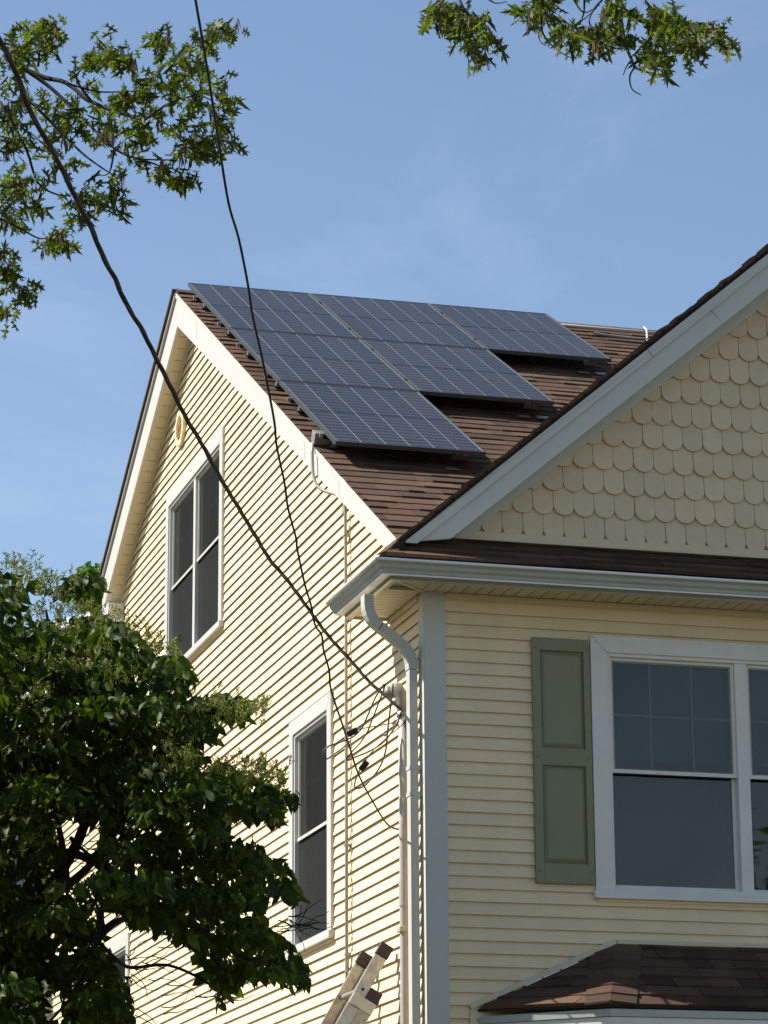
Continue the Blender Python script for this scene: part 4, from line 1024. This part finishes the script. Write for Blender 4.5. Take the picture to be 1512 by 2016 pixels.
holes_p = [[(108, 1630), (155, 1622), (200, 1650), (198, 1715), (140, 1755), (110, 1715)], [(185, 1795), (232, 1800), (262, 1850), (262, 1935), (215, 1905)], [(85, 1985), (120, 1975), (125, 2016), (90, 2016)],
           [(395, 1478), (440, 1462), (470, 1470), (440, 1495)], [(440, 1640), (480, 1625), (520, 1650), (480, 1660)], [(0, 1545), (18, 1565), (12, 1590), (0, 1590)], [(60, 1195), (195, 1195), (200, 1212), (60, 1214)]]
def insil(x_, y_):
    k_ = inpoly(x_, y_, sol)
    for h in holes_p: k_ &= ~inpoly(x_, y_, h)
    return k_
# leafy shelves one above the other, with a dark filling of shaded leaves behind them
sx_ = RNG.uniform(-420, 610, 900); sy_ = RNG.uniform(1110, 2230, 900); k_ = insil(sx_, sy_); sx_, sy_ = sx_[k_], sy_[k_]
keep = []
for i in range(len(sx_)):
    if all(((sx_[i]-sx_[j])/95)**2+((sy_[i]-sy_[j])/52)**2 > 1 for j in keep): keep.append(i)
PX, PY, DD, SPR = [], [], [], []
for i in keep:
    ed = min(max((640-sx_[i])/620, 0.1), 1); dc = 15.0+RNG.uniform(-1.3, 0.5)*math.sqrt(ed); m_ = 150
    rx = RNG.uniform(50, 85); ry = RNG.uniform(13, 24); th_ = RNG.uniform(0, 2*math.pi, m_); r_ = np.sqrt(RNG.uniform(0, 1, m_))
    ux = r_*np.cos(th_); ud = r_*np.sin(th_)
    PX.append(sx_[i]+rx*ux); DD.append(dc+0.42*ud); PY.append(sy_[i]-14+22*(ux**2+ud**2)+RNG.normal(0, ry*0.55, m_)); SPR.append(np.stack([ux*0.55, ud*0.5, np.zeros(m_)], 1))
nf_ = 19000
fx_ = RNG.uniform(-420, 620, nf_*3); fy_ = RNG.uniform(1080, 2250, nf_*3); k_ = insil(fx_, fy_); fx_, fy_ = fx_[k_][:nf_], fy_[k_][:nf_]
PX.append(fx_); PY.append(fy_); DD.append(15.9+RNG.uniform(-0.5, 0.9, len(fx_))); SPR.append(RNG.normal(0, 0.4, (len(fx_), 3))*np.array([1, 1, 0]))
px, py, dd, spray = np.concatenate(PX), np.concatenate(PY), np.concatenate(DD), np.concatenate(SPR)
ok = (insil(px, py) & insil(px, py+17)) | (insil(px, py) & (RNG.random(len(px)) < 0.06))
px, py, dd, spray = px[ok], py[ok], dd[ok], spray[ok]
pos = atv(px, py-8, dd); n = len(pos)
size = RNG.uniform(0.5, 1.0, n)**1.3*0.098
al = np.array([0.05, -0.12, -0.8])[None, :]+spray
Rf = frames(n, al, 0.33, size)
tmpl = simple_leaf()
order = np.argsort(dd); vis_i = [i for i in order if 0 < px[i] < 640 and 1100 < py[i] < 2016][:300]
mask = np.ones(n, bool); mask[vis_i] = False
shapes = [simple_leaf(0.27, 0.30, 0.45), simple_leaf(0.22, 0.12, 0.20), simple_leaf(0.32, 0.42, 0.6)]
vis_i = np.array(vis_i)
for q_ in range(3):
    a_ = vis_i[q_::3]; leaves_as_parts(len(a_), Rf[a_], pos[a_], shapes[q_], M['leaf'], lil)
    m_ = np.flatnonzero(mask)[q_::3]; leaf_joined('foliage', (Rf[m_], pos[m_]), shapes[q_], M['leaf'], lil)
# limbs
tb = atv(np.array([-250.0]), np.array([2016.0]), np.array([15.4]))[0]; tb[2] = 0.0
tr_top = at(-160, 2150, 15.5)
trunk = MB().tube(smooth_path([tb, tb+(0.05, 0.05, 0.8), tr_top], 4), list(np.linspace(0.16, 0.11, 9)), 10).build('trunk', M['darkbark'], lil, smooth=True)
br = MB()
limbs = [[(-160, 2150), (-40, 1950), (60, 1800), (130, 1700), (170, 1600), (150, 1450), (110, 1300), (90, 1200)],
         [(60, 1800), (130, 1745), (180, 1700), (240, 1620), (330, 1560), (430, 1560), (560, 1580)],
         [(130, 1745), (125, 1690), (118, 1640), (100, 1560), (60, 1400)],
         [(118, 1685), (145, 1680), (190, 1700), (250, 1740), (330, 1790), (430, 1850), (540, 1920), (600, 1940)],
         [(60, 1800), (190, 1850), (200, 1790), (260, 1800), (330, 1810), (420, 1800), (520, 1790)],
         [(190, 1850), (240, 1810), (330, 1815)], [(170, 1600), (240, 1500), (330, 1420), (450, 1400)],
         [(140, 1650), (160, 1670), (186, 1690)], [(190, 1850), (230, 1890), (260, 1905), (330, 1900), (400, 1930), (460, 1975)],
         [(-160, 2150), (-200, 1800), (-150, 1500), (-60, 1250)], [(200, 1800), (190, 1850), (150, 1950), (60, 2050)]]
for i, lb in enumerate(limbs):
    P_ = smooth_path([at(a, b, 15.4+0.25*math.sin(i*2.3+k*0.7)) for k, (a, b) in enumerate(lb)], 4)
    r0 = 0.05 if i == 0 else (0.026 if i < 6 else 0.012)
    br.tube(P_, list(np.linspace(r0, 0.006, len(P_))), 7)
br.build('branch', M['darkbark'], lil, smooth=True)
# fine bare twigs over the wall
tw = MB()
for k in range(46):
    a0, b0 = random.choice([(random.uniform(240, 440), random.uniform(1830, 2010)), (random.uniform(120, 190), random.uniform(1640, 1730)), (random.uniform(540, 590), random.uniform(1800, 1840)), (random.uniform(240, 330), random.uniform(1860, 2016))])
    q = [(a0, b0)]; ang = random.uniform(-0.5, 0.6)
    for _ in range(5): ang += random.uniform(-0.5, 0.5); q.append((q[-1][0]+14*math.cos(ang), q[-1][1]+14*math.sin(ang)))
    P_ = [at(a, b, 15.2+0.1*math.sin(k)) for a, b in q]; tw.tube(P_, list(np.linspace(0.0035, 0.0016, 6)), 4, cap=False)
tw.build('twigs', M['darkbark'], lil, kind='stuff')
# flower panicles: bunches of short bud twigs standing above the foliage
fl_spots = [(30, 1120, 50, 20), (100, 1150, 60, 22), (170, 1205, 60, 18), (60, 1200, 50, 20), (200, 1225, 50, 22), (265, 1255, 45, 26), (320, 1275, 40, 28), (215, 1265, 40, 22), (120, 1240, 50, 20), (360, 1340, 30, 30), (420, 1395, 45, 34), (470, 1400, 40, 28), (505, 1410, 25, 20),
            (330, 1480, 50, 32), (360, 1500, 40, 25), (255, 1400, 28, 20), (430, 1520, 50, 25), (480, 1535, 45, 28), (535, 1525, 30, 28), (500, 1510, 40, 22), (130, 1300, 60, 24), (60, 1370, 60, 24), (240, 1330, 50, 20), (60, 1660, 60, 30), (450, 1620, 30, 14), (20, 1300, 40, 30), (550, 1540, 20, 15)]
fb = MB()
for (fx, fy, rx, ry) in fl_spots:
    for _ in range(int(8+rx*ry/75)):
        a0, b0 = random.gauss(fx, rx*0.5), random.gauss(fy, ry*0.45); d0 = 15.2+random.uniform(-0.9, 0.5)
        base = at(a0, b0+8, d0); axv = np.array([random.uniform(-0.5, 0.6), random.uniform(-0.4, 0.4), 1.0]); axv /= np.linalg.norm(axv)
        Lp = random.uniform(0.04, 0.085)
        fb.tube([base, base+axv*Lp], [0.0018, 0.0010], 3, cap=False)
        for k in range(7):
            q = base+axv*Lp*(0.15+0.12*k); sd_ = np.array([random.gauss(0, 1), random.gauss(0, 1), random.gauss(0.3, 0.5)]); sd_ /= np.linalg.norm(sd_)
            l_ = Lp*0.42*(1-0.08*k); e_ = q+sd_*l_+np.array([0, 0, l_*0.3])
            fb.tube([q, e_], [0.0013, 0.0016], 3, cap=False)
            for z_ in (0.4, 0.7, 1.0):
                c = q+(e_-q)*z_; s__ = 0.0042
                off_ = np.array([random.uniform(-1, 1), random.uniform(-1, 1), random.uniform(0, 1)])*0.007
                fb.tube([c, c+off_*1.6], [0.0016, 0.0024], 3, cap=True)
fb.build('flower_panicles', M['flower'], lil, kind='stuff')

# ---- oaks
def oak(name_label, clusters, dep, twigs, trunk_pts, nvis, seed, gname=None):
    t = thing('oak_tree', name_label, 'tree')
    P_, A_l = [], []
    for (x_, y_, rx, ry, cnt) in clusters:
        dc = dep+random.uniform(-0.9, 0.9)
        ntw = max(1, int(cnt/4.0))
        for _ in range(ntw):
            ax_, ay_ = random.gauss(x_, rx*0.50), random.gauss(y_, ry*0.50)
            c = at(ax_, ay_, dc+random.uniform(-0.3, 0.3)); tdir = np.array([random.gauss(0, 1), random.gauss(0, 1), random.gauss(-0.15, 0.4)]); tdir /= np.linalg.norm(tdir)
            for q in range(5):
                P_.append(c+tdir*(q-2)*0.028); dd_ = np.array([random.gauss(0, 0.6), random.gauss(0, 0.6), random.gauss(-0.75, 0.4)])+tdir*0.4; A_l.append(dd_/np.linalg.norm(dd_))
    P_ = np.array(P_); A_l = np.array(A_l); n = len(P_); size = RNG.uniform(0.062, 0.108, n)
    Rf = frames(n, A_l, 0.05, size)
    q = (P_-CAM) @ AX.T; sx, sy = 756+FPX*q[:, 0]/q[:, 2], 1008-FPX*q[:, 1]/q[:, 2]
    vi = np.array([i for i in np.argsort(q[:, 2]) if 0 < sx[i] < 1512 and sy[i] > 0][:nvis]); mk = np.ones(n, bool); mk[vi] = False
    shp = [oak_leaf(), oak_leaf(0.6, 0.45, 0.5, 0.12), oak_leaf(0.95, 0.05, -0.1, -0.15), oak_leaf(0.75, 0.7, 0.2, 0.05)]
    mi = np.flatnonzero(mk)
    for q_ in range(4):
        a_ = vi[q_::4]; leaves_as_parts(len(a_), Rf[a_], P_[a_], shp[q_], M['oakleaf'], t)
        if len(mi) > 4: leaf_joined('foliage', (Rf[mi[q_::4]], P_[mi[q_::4]]), shp[q_], M['oakleaf'], t)
    b = MB(); r_t = []
    for i, (r0, pts) in enumerate(twigs):
        Q = smooth_path([at(a, c, dep+0.3*math.sin(i*1.7+k*0.5)) for k, (a, c) in enumerate(pts)], 4)
        b.tube(Q, list(np.linspace(r0, max(0.0022, r0*0.28), len(Q))), 6)
    b.build('branch', M['darkbark'], t, smooth=True)
    tp = [np.array(p, float) for p in trunk_pts]; Q = smooth_path(tp, 5)
    MB().tube(Q, list(np.linspace(0.30, 0.03, len(Q))), 12).build('trunk', M['bark'], t, smooth=True)
    # brown tassels
    cb = MB()
    for (x_, y_, rx, ry, cnt) in clusters:
        for _ in range(max(1, cnt//22)):
            base = at(random.gauss(x_, rx*0.4), random.gauss(y_, ry*0.4), dep+random.uniform(-0.6, 0.6))
            for k in range(9):
                e_ = base+np.array([random.gauss(0, 0.010), random.gauss(0, 0.010), -random.uniform(0.05, 0.095)])
                cb.tube([base, (base+e_)/2+np.array([random.gauss(0, 0.003), 0, 0]), e_], [0.0012, 0.0030, 0.0018], 4, cap=False)
    cb.build('tassels', M['catkin'], t, kind='stuff')
    return t
cl = [(80, 75, 40, 45, 55), (105, 50, 25, 30, 25), (30, 110, 32, 50, 45), (195, 105, 42, 30, 40), (245, 120, 24, 28, 26), (235, 90, 30, 15, 12), (325, 75, 35, 26, 28), (365, 105, 28, 26, 28), (428, 60, 34, 28, 32), (452, 55, 20, 26, 18), (405, 88, 16, 22, 10), (350, 150, 46, 38, 48),
      (300, 175, 44, 36, 40), (390, 190, 38, 36, 42), (440, 225, 26, 40, 36), (240, 190, 36, 34, 34), (205, 232, 36, 38, 36), (300, 240, 52, 36, 52), (380, 270, 52, 42, 70), (418, 285, 26, 32, 34), (350, 345, 26, 26, 28), (330, 310, 40, 30, 34), (260, 280, 44, 30, 34), (240, 340, 22, 22, 18),
      (150, 250, 42, 44, 36), (100, 225, 44, 44, 46), (50, 195, 44, 44, 50), (20, 280, 36, 36, 36), (25, 350, 40, 44, 50), (62, 385, 32, 38, 42), (20, 430, 24, 26, 26), (130, 312, 24, 24, 18), (170, 150, 26, 22, 12), (150, 375, 22, 24, 22), (200, 400, 32, 26, 30), (165, 425, 22, 18, 12), (232, 400, 14, 26, 12), (112, 465, 28, 28, 30), (95, 480, 16, 16, 10), (128, 450, 16, 18, 10),
      (15, 530, 28, 36, 30), (42, 575, 22, 30, 26), (10, 600, 16, 18, 12), (10, 500, 14, 20, 8), (-70, 200, 60, 120, 90), (-60, 420, 50, 120, 80), (-90, 20, 70, 100, 70), (440, 160, 18, 18, 10), (455, 275, 14, 14, 8)]
tw_l = [(0.024, [(-260, -60), (-120, 10), (0, 88), (35, 128), (85, 152), (130, 163), (180, 200), (245, 226), (285, 236)]), (0.013, [(35, 128), (90, 165), (140, 210), (180, 250), (225, 292), (270, 312), (350, 315)]),
        (0.010, [(245, 226), (262, 190), (300, 155), (330, 125), (370, 100), (420, 70)]), (0.009, [(180, 200), (150, 150), (190, 120)]), (0.008, [(285, 236), (340, 200), (400, 190), (440, 220)]), (0.010, [(60, 200), (110, 250), (160, 300), (200, 330), (225, 345)]),
        (0.010, [(0, 200), (50, 290), (75, 360), (120, 385), (150, 380)]), (0.008, [(0, 430), (40, 450), (80, 470), (110, 460)]), (0.008, [(45, 170), (30, 230), (25, 300), (40, 340)]), (0.008, [(75, 130), (80, 90), (90, 60)]), (0.007, [(270, 312), (310, 325), (350, 345)]), (0.007, [(225, 292), (215, 340), (190, 345)]),
        (0.009, [(-60, 420), (0, 500), (20, 530), (42, 575)]), (0.006, [(150, 380), (190, 395), (215, 405)]), (0.006, [(130, 163), (190, 180), (250, 180), (300, 175)]), (0.020, [(-120, 10), (-70, 200), (-60, 420)]), (0.009, [(-70, 200), (0, 240), (60, 262), (100, 300)])]
oak('left oak tree with lobed leaves spreading over the upper left sky', cl, 17.2, tw_l, [(-9.6, 0.6, 0.0), (-9.4, 0.5, 4.0), (-9.0, 0.2, 8.0), at(-420, -150, 17.2), at(-260, -60, 17.2)], 300, 1)
cr_ = [(861, 25, 22, 26, 30), (894, 28, 26, 26, 34), (927, 55, 20, 28, 28), (955, 85, 14, 20, 18), (915, 30, 22, 22, 18), (960, 45, 10, 22, 9), (1045, 12, 22, 18, 24), (1085, 14, 26, 18, 26), (1040, 28, 10, 10, 8), (1122, 66, 14, 20, 20), (1140, 55, 20, 16, 16), (1172, 80, 16, 20, 18), (1200, 55, 26, 22, 26), (1222, 60, 20, 16, 14),
       (1200, 10, 20, 14, 16), (1235, 15, 20, 14, 12), (1272, 100, 16, 16, 16), (1296, 108, 14, 16, 16), (1300, 30, 24, 22, 28), (1330, 40, 26, 28, 40), (1355, 70, 20, 26, 28), (1365, 85, 12, 18, 12), (1389, 50, 20, 20, 22), (1412, 42, 14, 22, 14), (1428, 75, 12, 16, 10), (1300, 65, 18, 16, 14), (1100, -75, 220, 30, 110), (1350, -65, 80, 26, 40), (900, -60, 60, 24, 30)]
tw_r = [(0.022, [(1250, -220), (1225, -60), (1218, 5), (1240, 28), (1270, 42), (1305, 40), (1350, 45), (1400, 48)]), (0.011, [(1218, 5), (1224, 50), (1232, 90), (1244, 118), (1250, 132), (1268, 140), (1300, 148), (1322, 150)]), (0.005, [(1244, 118), (1234, 130), (1227, 148)]), (0.005, [(1250, 132), (1240, 150), (1244, 175), (1262, 187)]),
        (0.006, [(1066, 0), (1066, 40), (1070, 68), (1092, 94), (1120, 112), (1136, 114)]), (0.004, [(1068, 50), (1060, 65), (1064, 82), (1075, 90)]), (0.005, [(1070, 20), (1082, 55), (1100, 78)]), (0.005, [(1090, 30), (1110, 55), (1106, 75), (1115, 92)]), (0.006, [(1150, -30), (1150, 20), (1146, 40), (1175, 15)]), (0.006, [(1185, 0), (1168, 20), (1160, 45), (1178, 60)]),
        (0.006, [(1270, 42), (1280, 70), (1300, 92)]), (0.005, [(1130, 0), (1150, 25), (1180, 10)]), (0.005, [(950, -10), (975, 6), (998, 3)]), (0.009, [(900, -60), (905, 0), (930, 40), (955, 80)]), (0.005, [(1180, 82), (1200, 92), (1226, 96)]), (0.012, [(1225, -60), (1100, -40), (1050, 0), (1070, 20)]), (0.012, [(1100, -40), (950, -60), (900, -60)]), (0.004, [(1300, 148), (1316, 156), (1320, 164)]), (0.004, [(1190, 20), (1200, 40), (1214, 60), (1224, 75)])]
oak('second oak tree whose lobed leaf sprays hang in from the top edge at right', cr_, 14.2, tw_r, [(7.5, -6.5, 0.0), (7.3, -6.3, 4.0), (6.0, -5.6, 8.6), at(1500, -420, 14.2), at(1250, -220, 14.2)], 300, 2)

# ---- far tree peeking past the rear rake and the white building
ft = thing('background_tree', 'bright green tree top peeking out behind the rear edge of the roof', 'tree')
c0 = at(184, 1136, 36.0); nn_ = 900
dv = RNG.normal(0, 1, (nn_, 3)); dv /= np.linalg.norm(dv, axis=1)[:, None]
rr = RNG.uniform(0.3, 1, nn_)**0.5; pos = c0+dv*rr[:, None]*np.array([0.26, 0.5, 0.24]); pos[:, 2] += -0.12
pos2 = c0+RNG.normal(0, 1, (2600, 3))*np.array([0.5, 0.6, 0.35])+np.array([0.0, 0.3, -1.7]); pos = np.concatenate([pos, pos2]); n = len(pos)
leaf_joined('crown', (frames(n, (0, 0, -0.7), 0.6, RNG.uniform(0.07, 0.12, n)), pos), simple_leaf(0.36), M['farleaf'], ft)
base = np.array([c0[0], c0[1], 0.0]); MB().tube([base, c0+(0, 0, -2.0), c0+(0.05, 0, 0.0)], [0.2, 0.08, 0.02], 8).build('trunk', M['bark'], ft)

wb = thing('white_building', 'pale building glimpsed through the tree behind the house', 'building')
pA = at(-30, 1186, 44.0); pB = at(192, 1190, 40.0); top_z = pB[2]-0.25
dirv = np.array([pB[0]-pA[0], pB[1]-pA[1], 0]); dirv /= np.linalg.norm(dirv); dirv = np.array([0.55, -0.835, 0.0])
e0 = np.array([pB[0], pB[1], 0]); e1 = e0-dirv*4.0; bk = np.array([0.835, 0.55, 0])*6
MB().prism([e0, e1, e1+bk, e0+bk], (0, 0, top_z)).build('wall', M['farwhite'], wb)
MB().prism([e0+(-.1, -.1, top_z), e1+(-.1, .1, top_z), e1+bk+(.1, .1, top_z), e0+bk+(.1, -.1, top_z)], (0, 0, 0.12)).build('roof_edge', M['farwhite'], wb)
for k in range(3):
    q = e0-dirv*(0.7+k*1.2)+np.array([-0.835, -0.55, 0])*0.01
    MB().obox(q+(0, 0, top_z-1.6), dirv*0.35, np.array([-0.835, -0.55, 0])*0.03, (0, 0, 0.55)).build('window', M['glassdark'], wb)

# ---- trees outside the frame that the window panes mirror
def bulk_tree(label, base, h, r, n):
    t = thing('shade_tree', label, 'tree'); base = np.array(base, float)
    dv = RNG.normal(0, 1, (n, 3)); dv /= np.linalg.norm(dv, axis=1)[:, None]
    pos = base+np.array([0, 0, h*0.62])+dv*(RNG.uniform(0.25, 1, n)**0.4)[:, None]*np.array([r, r, h*0.42])
    pos += RNG.normal(0, 0.25, pos.shape)
    leaf_joined('crown', (frames(n, (0, 0, -0.5), 0.8, RNG.uniform(0.14, 0.24, n)), pos), simple_leaf(0.5), M['farleaf'], t)
    MB().tube([base, base+(0.1, 0, h*0.3), base+(0, 0.1, h*0.7)], [0.3, 0.22, 0.08], 10).build('trunk', M['bark'], t)
bulk_tree('street tree across the road in front of the house', (25.5, -42.0, 0), 17, 5.0, 34000)
nh = thing('reflection_house', 'tall grey house added beyond the left edge for the side windows to mirror', 'house')  # unseen house, added only to grey the side window reflections
MB().box((-10.0, 16.8, 0), (-1.7, 27.0, 12.4)).build('wall', M['reflect_wall'], nh)
MB().prism([(-10.4, 16.4, 12.4), (-1.35, 16.4, 12.4), (-5.85, 16.4, 15.2)], (0, 11, 0)).build('roof', M['shingle'], nh)
for fl_ in range(4):
    for k in range(2):
        z_ = 1.2+fl_*2.9; wdw = MB().box((-9.4+k*2.05, 16.76, z_), (-8.5+k*2.05, 16.79, z_+1.5)).build('window', M['glassdark'], nh)
        MB().box((-9.5+k*2.05, 16.75, z_-0.1), (-8.4+k*2.05, 16.80, z_)).build('sill', M['white'], wdw)
